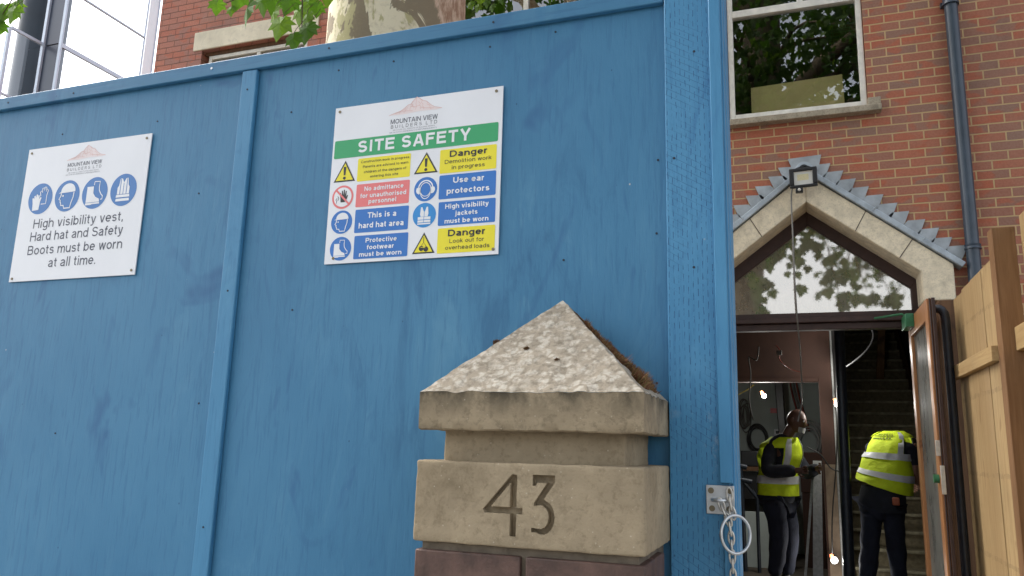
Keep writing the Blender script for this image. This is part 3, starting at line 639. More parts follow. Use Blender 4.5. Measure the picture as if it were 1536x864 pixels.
# hall partition, opening and back room
pt = MB().box((-2.4, 9.0, 2.257), (0.243, 9.1, 2.858)).box((0.243, 9.0, 1.4), (0.372, 9.1, 2.858)).box((-2.4, 9.0, 0.2), (-1.6, 9.1, 2.257))
build('partition', pt, M['maroon'], bld)
build('partition_post', MB().box((0.243, 9.0, 0.2), (0.372, 9.1, 1.399)), M['plaster'], bld)
build('metal_edge', MB().box((0.374, 8.99, 0.2), (0.392, 9.1, 2.856)), M['stud'], bld)
build('opening_trim', MB().box((-1.6, 8.985, 2.262), (0.238, 8.998, 2.30)).box((0.243, 8.985, 0.2), (0.262, 8.998, 2.30)), M['maroon'], bld)
build('room_wall', MB().box((-3.0, 11.5, 0.2), (0.6, 11.6, 2.858)), M['pale_wall'], bld)
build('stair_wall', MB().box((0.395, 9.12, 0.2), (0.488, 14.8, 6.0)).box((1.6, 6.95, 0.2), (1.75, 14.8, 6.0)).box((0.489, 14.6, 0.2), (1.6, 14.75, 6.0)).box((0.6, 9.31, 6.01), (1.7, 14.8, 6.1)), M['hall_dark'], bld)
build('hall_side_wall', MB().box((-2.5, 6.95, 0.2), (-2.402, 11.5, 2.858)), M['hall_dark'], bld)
st = MB(); n = 20
poly = [(9.2, 0.2)]
for i in range(n):
    y = 9.2+0.25*i; z = 0.2+0.17*i
    poly += [(y, z+0.15), (y-0.018, z+0.155), (y-0.018, z+0.17), (y+0.245, z+0.17)]
poly += [(9.2+0.25*n, 0.2)]
st.prism_x(poly, 0.51, 1.53)
sc_ = build('staircase', st, M['carpet'], bld)
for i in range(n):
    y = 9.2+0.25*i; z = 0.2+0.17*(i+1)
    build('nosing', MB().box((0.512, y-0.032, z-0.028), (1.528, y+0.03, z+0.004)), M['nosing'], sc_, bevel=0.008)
build('stair_string', MB().prism_x([(9.2, 0.201), (9.2, 0.5), (14.2, 3.9), (14.2, 3.5), (9.45, 0.201)], 0.492, 0.508).prism_x([(9.2, 0.201), (9.2, 0.5), (14.2, 3.9), (14.2, 3.5), (9.45, 0.201)], 1.532, 1.56), M['dark_wood'], bld)
build('ceiling_beam', MB().box((0.4, 8.0, 2.79), (1.59, 8.12, 2.856)), M['plaster'], bld)
tag(build('timber_stud', MB().prism([(1.12, 2.52), (1.225, 2.52), (1.30, 3.4), (1.20, 3.4)], 12.6, 12.68), M['fence_post']), 'upright timber stud standing on the dark upper stairs', 'stud')
# open door leaf (hinged on the right jamb, folded out towards the street)
door = MB(); DX0, DX1, DZ0, DZ1 = 0.858, 0.902, 0.205, 2.55
def dq(y0, y1, z0, z1, dx=0.0): door.box((DX0+dx, y0, z0), (DX1-dx, y1, z1))
dq(5.82, 5.93, DZ0, DZ1); dq(6.66, 6.77, DZ0, DZ1); dq(5.932, 6.658, DZ1-0.14, DZ1-0.002, 0.001); dq(5.932, 6.658, DZ0+0.002, DZ0+0.24, 0.001)
dl = build('door', door, M['door_wood'], bld, bevel=0.005)
dl['label'] = 'varnished glazed door leaf standing open towards the fence'
build('pane', MB().add([(0.88, 5.92, DZ0+0.2), (0.88, 6.67, DZ0+0.2), (0.88, 6.67, DZ1-0.12), (0.88, 5.92, DZ1-0.12)], [(0, 1, 2, 3)]), M['glass_door'], dl)
build('meeting_edge', MB().box((0.886, 5.795, DZ0), (0.908, 5.818, DZ1+0.001)).box((0.872, 5.806, DZ0), (0.8815, 5.8185, DZ1)), M['brown_frame'], dl, bevel=0.003)
build('lock_plate', MB().box((0.846, 5.806, 1.51), (0.872, 5.819, 1.61)).box((0.86, 5.784, 1.27), (0.885, 5.806, 1.45)), M['silver'], dl, bevel=0.002)
lk = MB(); lk.tube([(0.857, 5.85, 1.365), (0.825, 5.85, 1.365)], 0.028, 14); build('lock_knob', lk, M['green_paint'], dl, smooth=40)
cl = MB().box((0.80, 6.42, 2.45), (0.857, 6.66, 2.55)); cl.tube([(0.82, 6.60, 2.555), (0.80, 6.60, 2.575), (0.62, 6.75, 2.57)], 0.01, 6)
build('door_closer', cl, M['green_paint'], dl, bevel=0.004)

# ------------------------------------------------------------------ glass building beyond
gl = thing('glass_building', 'pale glazed office building with dark corner column at far left', 'building', (-14.2, 11, 0))
def pane_y(x, y0, y1, z0, z1): return build('glass_pane', MB().add([(x, y0, z0), (x, y1, z0), (x, y1, z1), (x, y0, z1)], [(0, 1, 2, 3)]), M['glass_far'], gl)
pane_y(-14.0, 10.82, 12.85, 0.5, 17); pane_y(-14.48, 10.03, 10.78, 0.5, 9.42)
fr = MB()
for z in (4.0, 6.7, 9.33, 10.62, 12.0, 13.4): fr.box((-14.03, 10.82, z), (-13.97, 12.85, z+(0.09 if z == 9.33 else 0.035)))
fr.box((-14.04, 10.785, 0), (-13.97, 10.82, 17)); fr.box((-14.02, 12.85, 0), (-13.98, 12.875, 17)); fr.box((-14.02, 13.16, 0), (-13.98, 13.185, 17))
build('mullion', fr, M['aluminium'], gl)
f2 = MB().box((-14.51, 10.755, 0), (-14.44, 10.80, 17)).box((-14.51, 10.0, 0), (-14.44, 10.06, 9.43)).box((-14.51, 10.06, 9.42), (-14.46, 10.755, 9.48)).box((-14.51, 10.06, 8.02), (-14.46, 10.755, 8.06))
build('mullion', f2, M['aluminium'], gl)
build('end_panel', MB().add([(-14.0, 12.9, 0.5), (-14.0, 13.16, 0.5), (-14.0, 13.16, 17), (-14.0, 12.9, 17)], [(0, 1, 2, 3)]), M['white_sign'], gl)
build('dark_panel', MB().box((-14.439, 10.80, 0), (-14.041, 10.95, 9.40)).box((-14.439, 10.80, 9.43), (-14.041, 10.95, 17)), M['dark_cladding'], gl)
co = MB(); co.tube([(-15.35, 11.22, 0), (-15.35, 11.22, 17)], 0.34, 28); build('column', co, M['column_paint'], gl, smooth=40)
build('rear_slab', MB().box((-22, 16, 0), (-14.6, 16.2, 5.5)), M['white_sign'], gl)

# ------------------------------------------------------------------ trees
LEAF = [(0, .02), (.10, -.06), (.30, -.10), (.33, .03), (.60, .14), (.46, .27), (.60, .55), (.40, .50), (.30, .56), (.20, .76), (.0, 1.0)]
OUT = LEAF+[(-x, y) for x, y in LEAF[-2:0:-1]]
def leaf(mb, p, size, tip, nrm, fold=0.18, curl=0.15):
    tip = Vector(tip).normalized(); nrm = Vector(nrm); nrm = (nrm-tip*nrm.dot(tip))
    nrm = nrm.normalized() if nrm.length > 1e-4 else tip.orthogonal().normalized(); sd_ = tip.cross(nrm); p = Vector(p)
    vs = [p+tip*0.28*size]
    for x, y in OUT:
        vs.append(p+(sd_*x+tip*y-nrm*(abs(x)*fold+y*y*curl+0.05*math.sin(9*x+7*y)))*size)
    n = len(OUT); mb.add(vs, [(0, 1+i, 1+(i+1) % n) for i in range(n)])
def rnd(): return Vector((random.uniform(-1, 1), random.uniform(-1, 1), random.uniform(-1, 1)))
def grow(wood, tips, p, d, L, r, depth, droop=0.0):
    p = Vector(p); d = Vector(d).normalized(); pts = [p.copy()]; rs = [r]; n = 4
    for i in range(n):
        d = (d+rnd()*0.16+Vector((0, 0, -droop))).normalized(); p = p+d*L/n; pts.append(p.copy()); rs.append(max(r*(1-0.55*(i+1)/n), 0.006))
        if depth <= 1: tips.append((p.copy(), d.copy()))
    wood.tube(pts, rs, 7 if r > 0.03 else 5, cap=False)
    if depth > 0:
        for k in range(4 if depth > 1 else 3):
            q = pts[2+k % 3] if k < 3 else pts[-1]
            nd = (d*0.7+rnd()*0.95).normalized(); grow(wood, tips, q, nd, L*random.uniform(0.52, 0.72), rs[-1]*0.85 if r > 0.02 else r*0.6, depth-1, droop*1.4+0.02)
def leaves_at(mb, tips, per, size, spread):
    for p, d in tips:
        for _ in range(per):
            q = p+rnd()*spread; leaf(mb, q, size*random.uniform(0.7, 1.2), Vector((0, 0, -0.8))+rnd()*0.8, rnd()+Vector((0, 0, 0.5)), 0.2)
# plane tree standing between hoarding and building
t1 = thing('plane_tree', 'plane tree with patchy cream bark rising behind the blue hoarding', 'tree', (-2.3, 4.25, 0))
tw = MB(); tw.tube([(-2.50, 4.25, -0.1), (-2.48, 4.25, 0.5), (-2.46, 4.25, 1.8), (-2.44, 4.25, 3.2), (-2.43, 4.25, 4.1), (-2.42, 4.27, 5.0), (-2.33, 4.3, 6.4), (-2.2, 4.35, 8.5)], [0.72, 0.54, 0.50, 0.475, 0.458, 0.445, 0.41, 0.3], 40)
for i, v in enumerate(tw.v):
    a = noise.noise(Vector(v)*1.3)*0.05+noise.noise(Vector(v)*4)*0.015; dx, dy = v[0]+2.44, v[1]-4.25; l_ = math.hypot(dx, dy) or 1
    tw.v[i] = (v[0]+dx/l_*a, v[1]+dy/l_*a, v[2])
build('trunk', tw, M['bark'], t1, smooth=60)
random.seed(5)
bw = MB(); tips = []
for d, L, z in (((-0.9, -0.1, 0.8), 3.0, 6.2), ((-0.2, -0.8, 0.9), 2.6, 7.2), ((0.3, 0.5, 1.0), 2.6, 8.0), ((-0.5, 0.6, 1.0), 2.6, 7.6)):
    grow(bw, tips, (-2.25, 4.3, z), d, L, 0.13, 2, 0.02)
build('limb', bw, M['bark'], t1, smooth=60)
lf = MB(); leaves_at(lf, [q for q in tips if q[0].z > 6.0], 5, 0.2, 0.4); build('crown', lf, M['leaf'], t1)
# low sprays that hang into the picture
SPR = [(-3.26, 3.5, 4.107, .10), (-3.239, 3.6, 4.129, .07), (-3.013, 3.5, 4.023, .17), (-2.905, 3.6, 4.133, .15), (-2.68, 3.4, 3.811, .15), (-2.574, 3.5, 3.818, .14), (-2.637, 3.45, 3.747, .11),
       (-2.595, 3.6, 4.029, .09), (-2.749, 3.65, 4.053, .15), (-3.093, 3.7, 4.216, .15), (-2.708, 3.5, 4.021, .13), (-2.733, 3.7, 4.128, .14), (-3.176, 3.6, 4.196, .14), (-2.78, 3.45, 3.93, .12), (-2.63, 3.55, 3.93, .11),
       (-2.66, 3.6, 4.2, .15), (-2.86, 3.6, 4.22, .16), (-2.55, 3.62, 4.12, .12),
       (-4.99, 3.4, 4.307, .15), (-4.74, 3.3, 4.196, .13), (-5.02, 3.4, 4.198, .12), (-4.87, 3.4, 4.40, .13), (-4.95, 3.45, 4.36, .13), (-5.08, 3.4, 4.30, .14), (-4.83, 3.35, 4.27, .11),
       (-2.311, 5.2, 4.93, .07), (-2.235, 5.2, 4.895, .07), (-2.168, 5.2, 4.929, .08), (-2.121, 5.2, 4.875, .07), (-2.214, 5.2, 4.96, .08), (-2.05, 5.2, 4.93, .07), (-2.0, 5.2, 4.97, .08)]
tw2 = MB(); random.seed(11)
for lo_, hi_ in ((0, 18), (18, 25), (25, 32)):
    sp = MB()
    for (x, y, z, s) in SPR[lo_:hi_]:
        tip = Vector((random.uniform(-.35, .35), random.uniform(-.2, .1), -1)); nr = Vector((random.uniform(-.6, .6), -1.0, random.uniform(-.1, .7)))
        leaf(sp, (x, y, z+s*0.45), s, tip, nr, 0.22, 0.2)
        tw2.tube([(x, y, z+s*0.45), (x+random.uniform(-.02, .02), y+0.03, z+s*0.45+0.05), (x+0.03, y+0.06, z+s*.45+0.12)], 0.0018, 5)
    build('hanging_spray', sp, M['leaf'], t1)
# long low bough reaching out over the pavement (mirrored in the gable glass)
sp = MB()
tw2.tube([(-2.2, 4.0, 6.6), (-1.4, 2.8, 6.0), (-0.3, 2.2, 5.4), (0.6, 2.0, 4.9), (1.3, 2.0, 4.35)], [0.07, 0.05, 0.035, 0.02, 0.008], 7)
for (bx_, by_, bz_, n_, ex, ez) in ((-0.30, 2.2, 4.35, 34, .22, .50), (0.0, 2.0, 4.6, 46, .30, .40), (0.35, 2.1, 4.35, 24, .26, .40), (0.70, 2.0, 4.15, 12, .22, .25), (1.0, 2.0, 3.72, 12, .28, .16), (0.66, 1.9, 3.62, 6, .10, .12), (-0.38, 2.1, 3.75, 12, .14, .28), (1.3, 2.0, 3.62, 6, .15, .10)):
    tw2.tube([(bx_*0.8, by_, bz_+0.8), (bx_, by_, bz_)], [0.012, 0.004], 5)
    for _ in range(n_):
        q = Vector((bx_+random.gauss(0, ex*0.6), by_+random.gauss(0, .25), bz_+random.gauss(0, ez*0.6)))
        leaf(sp, q, random.uniform(0.10, 0.19), Vector((random.uniform(-.6, .6), random.uniform(-.3, .3), -1)), Vector((random.uniform(-.6, .6), 1, random.uniform(-.3, .7))), 0.2)
build('bough_foliage', sp, M['leaf2'], t1)
tw2.tube([(-2.4, 4.1, 5.6), (-2.6, 3.8, 4.7), (-2.68, 3.55, 4.2), (-2.62, 3.5, 3.86)], [0.02, 0.012, 0.006, 0.003], 6); tw2.tube([(-2.6, 3.8, 4.7), (-2.9, 3.7, 4.4), (-3.15, 3.6, 4.22), (-3.26, 3.55, 4.15)], [0.01, 0.007, 0.004, 0.002], 6)
tw2.tube([(-3.5, 4.0, 6.5), (-4.4, 3.6, 5.3), (-4.9, 3.42, 4.5), (-5.0, 3.4, 4.3)], [0.03, 0.015, 0.007, 0.003], 6); tw2.tube([(-2.2, 4.5, 6.2), (-2.1, 5.0, 5.4), (-2.2, 5.22, 4.97)], [0.02, 0.01, 0.002], 6)
build('twig', tw2, M['bark2'], t1)
# street tree behind the viewer, mirrored in the building's glass
t2 = thing('street_tree', 'leafy street tree beside the road, mirrored in the building glass', 'tree', (-1.1, -3.3, 0))
random.seed(8)
tw = MB(); tips = []
tw.tube([(-1.15, -3.3, -0.05), (-1.12, -3.3, 0.6), (-1.05, -3.3, 3), (-1.0, -3.3, 5), (-0.75, -3.3, 7), (-0.45, -3.25, 9), (-0.3, -3.2, 11.5), (-0.2, -3.2, 13.5)], [0.65, 0.5, 0.46, 0.45, 0.46, 0.46, 0.34, 0.12], 20)
for d, L, p in (((-1, .1, .55), 3.2, (-0.8, -3.3, 6.8)), ((1, .3, .6), 3.4, (-0.55, -3.3, 8.3)), ((.9, -.6, .5), 2.8, (-0.5, -3.3, 8.6)), ((-.8, .7, .7), 2.8, (-0.5, -3.3, 9)), ((0.2, 1, .45), 2.6, (-0.7, -3.3, 7.4)),
                ((1, .2, .2), 2.8, (-0.8, -3.3, 6.6)), ((0.5, 0.4, 1), 2.6, (-0.35, -3.2, 10.6)), ((-0.6, -0.2, 1), 2.6, (-0.35, -3.2, 10.6)), ((-1, -.2, .35), 2.8, (-.5, -3.3, 9.2)), ((1, .1, .3), 3.0, (-.45, -3.3, 7.9)), ((1, .5, .15), 2.6, (-.5, -3.2, 8.4))):
    grow(tw, tips, p, d, L, 0.22, 2, 0.03)
build('trunk', tw, M['bark2'], t2, smooth=60)
lf = MB(); leaves_at(lf, tips, 20, 0.135, 0.6); build('crown', lf, M['leaf2'], t2)

# ------------------------------------------------------------------ blue hoarding
ho = thing('hoarding', 'tall blue painted plywood hoarding with battens and top rail', 'hoarding', (-1.0, 1.76, 0))
YP = 1.751
build('panel', MB().box((-2.70, YP, 0.12), (-1.468, YP+0.018, 2.59)), M['blue'], ho, bevel=0.001)
build('panel', MB().box((-1.466, YP, 0.12), (-0.15, YP+0.0178, 2.59)), M['blue'], ho, bevel=0.001)
build('panel', MB().box((-3.93, YP, 0.12), (-2.702, YP+0.018, 2.59)), M['blue'], ho, bevel=0.001)
build('top_rail', MB().box((-3.93, 1.734, 2.563), (-0.262, YP-0.001, 2.606)), M['blue_h'], ho, bevel=0.0025)
build('top_rail', MB().box((-3.93, YP+0.019, 2.52), (-0.152, YP+0.07, 2.60)), M['blue_h'], ho)
build('batten', MB().box((-1.494, 1.7355, 0.12), (-1.442, YP-0.001, 2.561)), M['blue_post'], ho, bevel=0.003)
build('batten', MB().box((-2.735, 1.7355, 0.12), (-2.683, YP-0.001, 2.561)), M['blue_post'], ho, bevel=0.003)
build('gate_board', MB().box((-0.259, 1.731, 0.12), (-0.133, YP-0.001, 2.85)), M['blue_board'], ho, bevel=0.002)
build('gate_batten', MB().box((-0.1545, 1.717, 1.436), (-0.1285, 1.7295, 2.85)).box((-0.149, 1.719, 0.12), (-0.1275, 1.7295, 1.372)), M['blue_gate'], ho, bevel=0.002)
build('gate_post', MB().box((-0.150, YP+0.02, 0.05), (-0.122, 1.86, 2.9)).box((-0.1325, 1.7312, 0.12), (-0.124, YP+0.019, 2.85)), M['blue_gate'], ho, bevel=0.002)
def nail(x, z, y, r=0.0028, m='nail'):
    b = MB(); b.tube([(x, y, z), (x, y-0.0012, z)], r, 10); return build('nail_head', b, M[m], ho)
for (x, z) in [(-0.716, 2.525), (-1.174, 2.525), (-0.537, 2.538), (-0.285, 1.989), (-1.262, 1.842), (-0.28, 2.167), (-1.321, 2.417), (-1.0, 2.526), (-1.81, 2.448), (-0.507, 1.938), (-0.288, 1.645), (-1.54, 1.591), (-2.2, 2.45), (-2.05, 1.5), (-1.62, 2.2)]: nail(x, z, YP)
for (x, z) in [(-2.449, 2.585), (-0.702, 2.584), (-2.157, 2.58), (-1.2, 2.588)]: nail(x, z, 1.734, 0.0032)
nail(-1.608, 2.586, 1.734, 0.004, 'steel'); nail(-1.47, 2.50, 1.7355); nail(-1.468, 1.9, 1.7355); nail(-1.47, 1.27, 1.7355)
for (x, z) in [(-0.24, 2.16), (-0.2, 1.9), (-0.19, 2.42)]: nail(x, z, 1.731, 0.003)
hp = build('hasp_plate', MB().box((-0.1835, 1.7270, 1.373), (-0.1265, 1.7300, 1.431)), M['steel'], ho, bevel=0.001)
for (x, z) in [(-0.1735, 1.420), (-0.1345, 1.4205), (-0.172, 1.384), (-0.137, 1.384)]:
    b = MB(); b.tube([(x, 1.727, z), (x, 1.7255, z)], 0.0062, 14); build('screw', b, M['screw'], hp, smooth=30)
b = MB(); pts = []
for i in range(13):
    a = math.pi*i/12; pts.append((-0.155-0.016*math.cos(a), 1.727-0.026*math.sin(a), 1.402))
b.tube(pts, 0.0038, 8); build('staple', b, M['steel'], hp, smooth=40)

# chain and ring hanging from the staple
ch = thing('chain', 'galvanised chain with large ring hanging from the blue gate hasp', 'chain', (-0.14, 1.715, 1.40))
def link(c, d, turn):
    d = Vector(d).normalized(); a = Vector((0, -1, 0)) if turn else Vector((1, 0, 0)); a = (a-d*a.dot(d)).normalized(); n_ = d.cross(a)
    mb = MB(); pts = []; w, h = 0.0055, 0.0135
    for i in range(20):
        t_ = 2*math.pi*i/20; pts.append(Vector(c)+a*w*math.cos(t_)+d*(h*math.sin(t_)*(1.0 if abs(math.sin(t_)) > .5 else 1.0)))
    pts.append(pts[0]); pts.append(pts[1]); mb.tube(pts, 0.0021, 7, cap=False)
    return build('link', mb, M['zinc'], ch, smooth=60)
P1 = [(-0.135, 1.7115, 1.4145), (-0.1335, 1.7110, 1.396), (-0.130, 1.7105, 1.378)]
P2 = [(-0.151, 1.703, 1.394), (-0.146, 1.705, 1.379), (-0.1385, 1.706, 1.364), (-0.135, 1.7065, 1.347), (-0.1335, 1.707, 1.329), (-0.133, 1.7075, 1.311), (-0.1325, 1.708, 1.293), (-0.132, 1.708, 1.275), (-0.132, 1.708, 1.257), (-0.1315, 1.7085, 1.239), (-0.131, 1.7085, 1.221)]
for P in (P1, P2):
    for i, c in enumerate(P):
        a = Vector(P[max(i-1, 0)]); b_ = Vector(P[min(i+1, len(P)-1)]); link(c, b_-a, i % 2)
rg = MB(); rg.torus((-0.124, 1.702, 1.337), 0.037, 0.0031, (0.70, -0.71, 0.05), 36, 10, (1.0, 1.0)); build('ring', rg, M['steel'], ch, smooth=60)

# ------------------------------------------------------------------ signs
def rrect(x0, z0, x1, z1, r):
    p = []
    for cx, cz, a0 in ((x1-r, z1-r, 0), (x0+r, z1-r, 90), (x0+r, z0+r, 180), (x1-r, z0+r, 270)):
        for k in range(5): a = R(a0+k*22.5); p.append((cx+r*math.cos(a), cz+r*math.sin(a)))
    return p
class Pic:                                         # pictogram drawn in a unit circle
    def __init__(s, cx, cz, r, y): s.c = (cx, cz, r, y); s.mb = MB()
    def P(s, pts): cx, cz, r, y = s.c; return [(cx+x*r, cz+z*r) for x, z in pts]
    def fill(s, pts, lay=0, mi=0): s.mb.sheet(s.P(pts), s.c[3]-0.0002*lay, mi); return s
    def line(s, pts, w, closed=False, lay=0, mi=0): s.mb.stroke(s.P(pts), w*s.c[2], s.c[3]-0.0002*lay, closed, mi); return s
    def disc(s, x, z, r, lay=0, mi=0): s.fill([(x+r*math.cos(2*math.pi*k/24), z+r*math.sin(2*math.pi*k/24)) for k in range(24)], lay, mi); return s
def arc(cx, cz, rx, rz, a0, a1, n=14): return [(cx+rx*math.cos(R(a0+(a1-a0)*k/n)), cz+rz*math.sin(R(a0+(a1-a0)*k/n))) for k in range(n+1)]
def pic_hat(p):
    p.fill(arc(0.05, 0.28, 0.58, 0.52, 0, 180)+[(-0.72, 0.20), (0.62, 0.24)])
    p.line([(-.48, .2), (-.50, .02), (-.62, -.18), (-.5, -.24), (-.5, -.36), (-.44, -.44), (-.42, -.58), (-.2, -.60), (-.14, -.78), (.34, -.78), (.40, -.45), (.52, -.1), (.54, .2)], 0.075)
    p.disc(-.32, .02, .06)
def pic_boot(p):
    p.fill([(-.62, .42), (-.12, .42), (-.10, -.02), (.10, -.26), (.40, -.40), (.44, -.58), (-.62, -.58)]); p.fill([(-.64, -.61), (.46, -.61), (.46, -.70), (-.1, -.70), (-.2, -.74), (-.64, -.74)])
    p.line([(-.10, .5), (-.08, .72), (.34, .70), (.32, .36), (.36, .12), (.52, -.12), (.66, -.24), (.64, -.44), (.50, -.44)], 0.06)
def pic_glove(p):
    p.fill([(-.55, -.75), (-.02, -.72), (.02, -.2), (.10, .05), (.02, .12), (-.08, -.02), (-.08, .22), (-.18, .24), (-.2, .08), (-.24, .30), (-.34, .30), (-.36, .08), (-.42, .24), (-.52, .20), (-.5, 0.0), (-.6, .1), (-.66, .04), (-.58, -.3)])
    p.line([(.12, -.36), (.52, -.36), (.52, .2), (.6, .5), (.5, .6), (.44, .42), (.42, .72), (.3, .74), (.28, .48), (.22, .7), (.1, .66), (.12, .38), (0.02, .5), (-.06, .44), (.02, .16)], 0.06)
def pic_vest(p, mi2=1):
    p.fill([(-.46, -.26), (-.46, .16), (-.36, .3), (-.30, .72), (-.14, .72), (0, .46), (.14, .72), (.30, .72), (.36, .3), (.46, .16), (.46, -.26)])
    for z in (-.36, -.60): p.fill([(-.50, z+.07), (.50, z+.07), (.52, z-.09), (-.52, z-.09)])
    p.line([(-.24, .7), (-.24, -.26)], 0.05, False, 1, mi2); p.line([(.24, .7), (.24, -.26)], 0.05, False, 1, mi2); p.line([(0, .42), (0, -.26)], 0.04, False, 1, mi2)
def pic_vest2(p, mi2=1):
    p.fill([(-.30, -.12), (-.36, .1), (-.30, .66), (-.18, .66), (-.06, .3), (.06, .3), (.18, .66), (.30, .66), (.36, .1), (.30, -.12)]); p.fill([(-.56, -.58), (-.54, -.14), (.54, -.14), (.56, -.58)]); p.fill([(-.56, -.75), (-.56, -.64), (.56, -.64), (.56, -.75)])
    p.line([(-.55, -.38), (.55, -.38)], 0.05, False, 1, mi2); p.line([(0, .3), (0, -.12)], 0.04, False, 1, mi2); p.line([(-.02, -.14), (-.02, -.58)], 0.04, False, 1, mi2)
def pic_ear(p):
    p.line(arc(0, .05, .62, .66, 10, 170, 20), 0.10); p.line(arc(0, -.02, .46, .56, 0, 360, 28)[:-1], 0.06, True)
    p.line(arc(0, -.1, .46, .68, 180, 360, 16), 0.06)
    p.fill([(-.78, .12), (-.56, .22), (-.46, .1), (-.46, -.32), (-.56, -.40), (-.74, -.3), (-.82, -.1)]); p.fill([(.78, .12), (.82, -.1), (.74, -.3), (.56, -.40), (.46, -.32), (.46, .1), (.56, .22)])
def pic_hand(p):
    p.fill([(-.16, -.44), (.22, -.44), (.40, -.2), (.5, .12), (.42, .16), (.32, 0), (.36, .5), (.27, .52), (.2, .12), (.18, .62), (.08, .62), (.06, .14), (-.02, .56), (-.11, .54), (-.08, .1), (-.2, .4), (-.28, .36), (-.2, -.1)])
    p.line([(-.5, -.06), (-.62, -.2), (-.52, -.34), (-.56, -.5)], 0.05); p.line([(-.46, .1), (-.34, -.1), (-.44, -.28)], 0.05)
def sign_board(th, x0, z0, x1, z1):
    mb = MB().box((x0, 1.7450, z0), (x1, 1.7485, z1)); return build('board', mb, M['white_sign'], th, bevel=0.0006)
Y1, Y2, Y3 = 1.7446, 1.7442, 1.7438
def sign_screws(th, pts):
    for x, z in pts:
        b = MB(); b.tube([(x, 1.745, z), (x, 1.7432, z)], 0.0040, 12); build('screw', b, M['screw'], th, smooth=30)
def logo(th, x0, z0, u0, u1, mz, peak, lines):
    mb = MB(); w = u1-u0; h = peak-mz
    def Q(p): return [(x0+u0+a*w, z0+mz+b*h) for a, b in p]
    sil = [(0, 0.02), (.12, .14), (.22, .22), (.30, .40), (.36, .56), (.42, .60), (.47, .84), (.52, 1), (.58, .86), (.64, .72), (.70, .66), (.78, .40), (.86, .22), (1, .10)]
    mb.sheet(Q(sil+[(.9, .04), (.6, .08), (.3, .0)]), Y1, 0); mb.stroke(Q(sil), 0.0011, Y2, False, 1)
    random.seed(3)
    for (a, b) in (((.52, .98), (.50, .2)), ((.47, .82), (.40, .2)), ((.58, .84), (.66, .15)), ((.36, .55), (.28, .1)), ((.70, .64), (.80, .1)), ((.42, .6), (.46, .3)), ((.55, .7), (.6, .2)), ((.3, .4), (.2, .06))):
        q = [a]
        for k in range(1, 6): t_ = k/6; q.append((a[0]+(b[0]-a[0])*t_+random.uniform(-.03, .03), a[1]+(b[1]-a[1])*t_))
        mb.stroke(Q(q+[b]), 0.0009, Y2, False, 1)
    for q in ([(.12, .1), (.3, .2), (.45, .15)], [(.6, .3), (.7, .22), (.85, .16)], [(.4, .45), (.5, .38), (.58, .46)]): mb.stroke(Q(q), 0.0009, Y2, False, 1)
    lo = build('logo', mb, [M['p_pink'], M['p_rose']], th)
    tx = MB()
    put_text(tx, 'MOUNTAIN VIEW', x0+lines[0][0], x0+lines[0][1], z0+lines[0][2], lines[0][3], Y1, 0.15)
    put_text(tx, 'BUILDERS LTD', x0+lines[1][0], x0+lines[1][1], z0+lines[1][2], lines[1][3], Y1, 0.125, 2.2)
    build('lettering', tx, M['p_grey'], lo)
    ts = MB()
    put_text(ts, 'WE COVER ALL ASPECTS OF BUILDING WORKS', x0+lines[2][0]+.006, x0+lines[2][1]-.006, z0+lines[2][2], lines[2][3], Y1)
    put_text(ts, 'WE ALSO DO RENEWALS & REFURBISHMENTS', x0+lines[2][0]-.004, x0+lines[2][1], z0+lines[2][2]-.0062, lines[2][3], Y1)
    build('lettering', ts, M['p_ltgrey'], lo)
# --- SITE SAFETY
s2 = thing('safety_sign', 'white site safety sign with green header and rows of coloured panels', 'sign', (-0.92, 1.7485, 1.961), 'safety signs on the hoarding')
SX, SZ = -1.168, 1.961
sign_board(s2, SX-0.0015, SZ, SX+0.4955, SZ+0.4455)
logo(s2, SX, SZ, 0.168, 0.325, 0.402, 0.447, [(0.174, 0.313, 0.3775, 0.0135), (0.1755, 0.312, 0.3645, 0.0095), (0.176, 0.312, 0.3577, 0.0034)])
hb = build('header_band', MB().sheet(rrect(SX+0.0045, SZ+0.2955, SX+0.4855, SZ+0.3475, 0.004), Y1), M['p_green'], s2)
tx = MB(); put_text(tx, 'SITE SAFETY', SX+0.078, SX+0.410, SZ+0.3065, 0.0335, Y2, 0.205, 1.2); build('lettering', tx, M['p_white'], hb)
def panel(u0, v0, u1, v1, m, tm, lines, lab):
    b = build('text_panel', MB().sheet(rrect(SX+u0, SZ+v0, SX+u1, SZ+v1, 0.0035), Y1), M[m], s2); b['label'] = lab
    mb = MB()
    for (s, a, c, base, cap, bold) in lines: put_text(mb, s, SX+a, SX+c, SZ+base, cap, Y2, 0.135 if bold < .005 else (0.15 if bold < .01 else 0.195))
    build('lettering', mb, M[tm], b)
panel(.0815, .224, .2405, .289, 'p_yellow', 'p_black', [('Construction work in progress.', .091, .2385, .2755, .0070, .006), ('Parents are advised to warn', .098, .234, .2610, .0070, .006), ('children of the dangers of', .102, .229, .2460, .0070, .006), ('entering this site', .122, .206, .2320, .0070, .006)], 'yellow panel warning of construction work')
panel(.0825, .152, .2415, .2155, 'p_red', 'p_white', [('No admittance', .107, .224, .1955, .0125, .016), ('for unauthorised', .096, .233, .1765, .0125, .016), ('personnel', .122, .205, .1595, .0125, .016)], 'faded red panel forbidding admittance')
panel(.084, .0805, .243, .145, 'p_blue', 'p_white', [('This is a', .122, .208, .1195, .0155, .018), ('hard hat area', .097, .231, .0925, .0155, .018)], 'blue panel about hard hats')
panel(.0865, .009, .2455, .0725, 'p_blue', 'p_white', [('Protective', .121, .213, .0525, .0125, .016), ('footwear', .126, .206, .0335, .0125, .016), ('must be worn', .104, .229, .0150, .0125, .016)], 'blue panel about footwear')
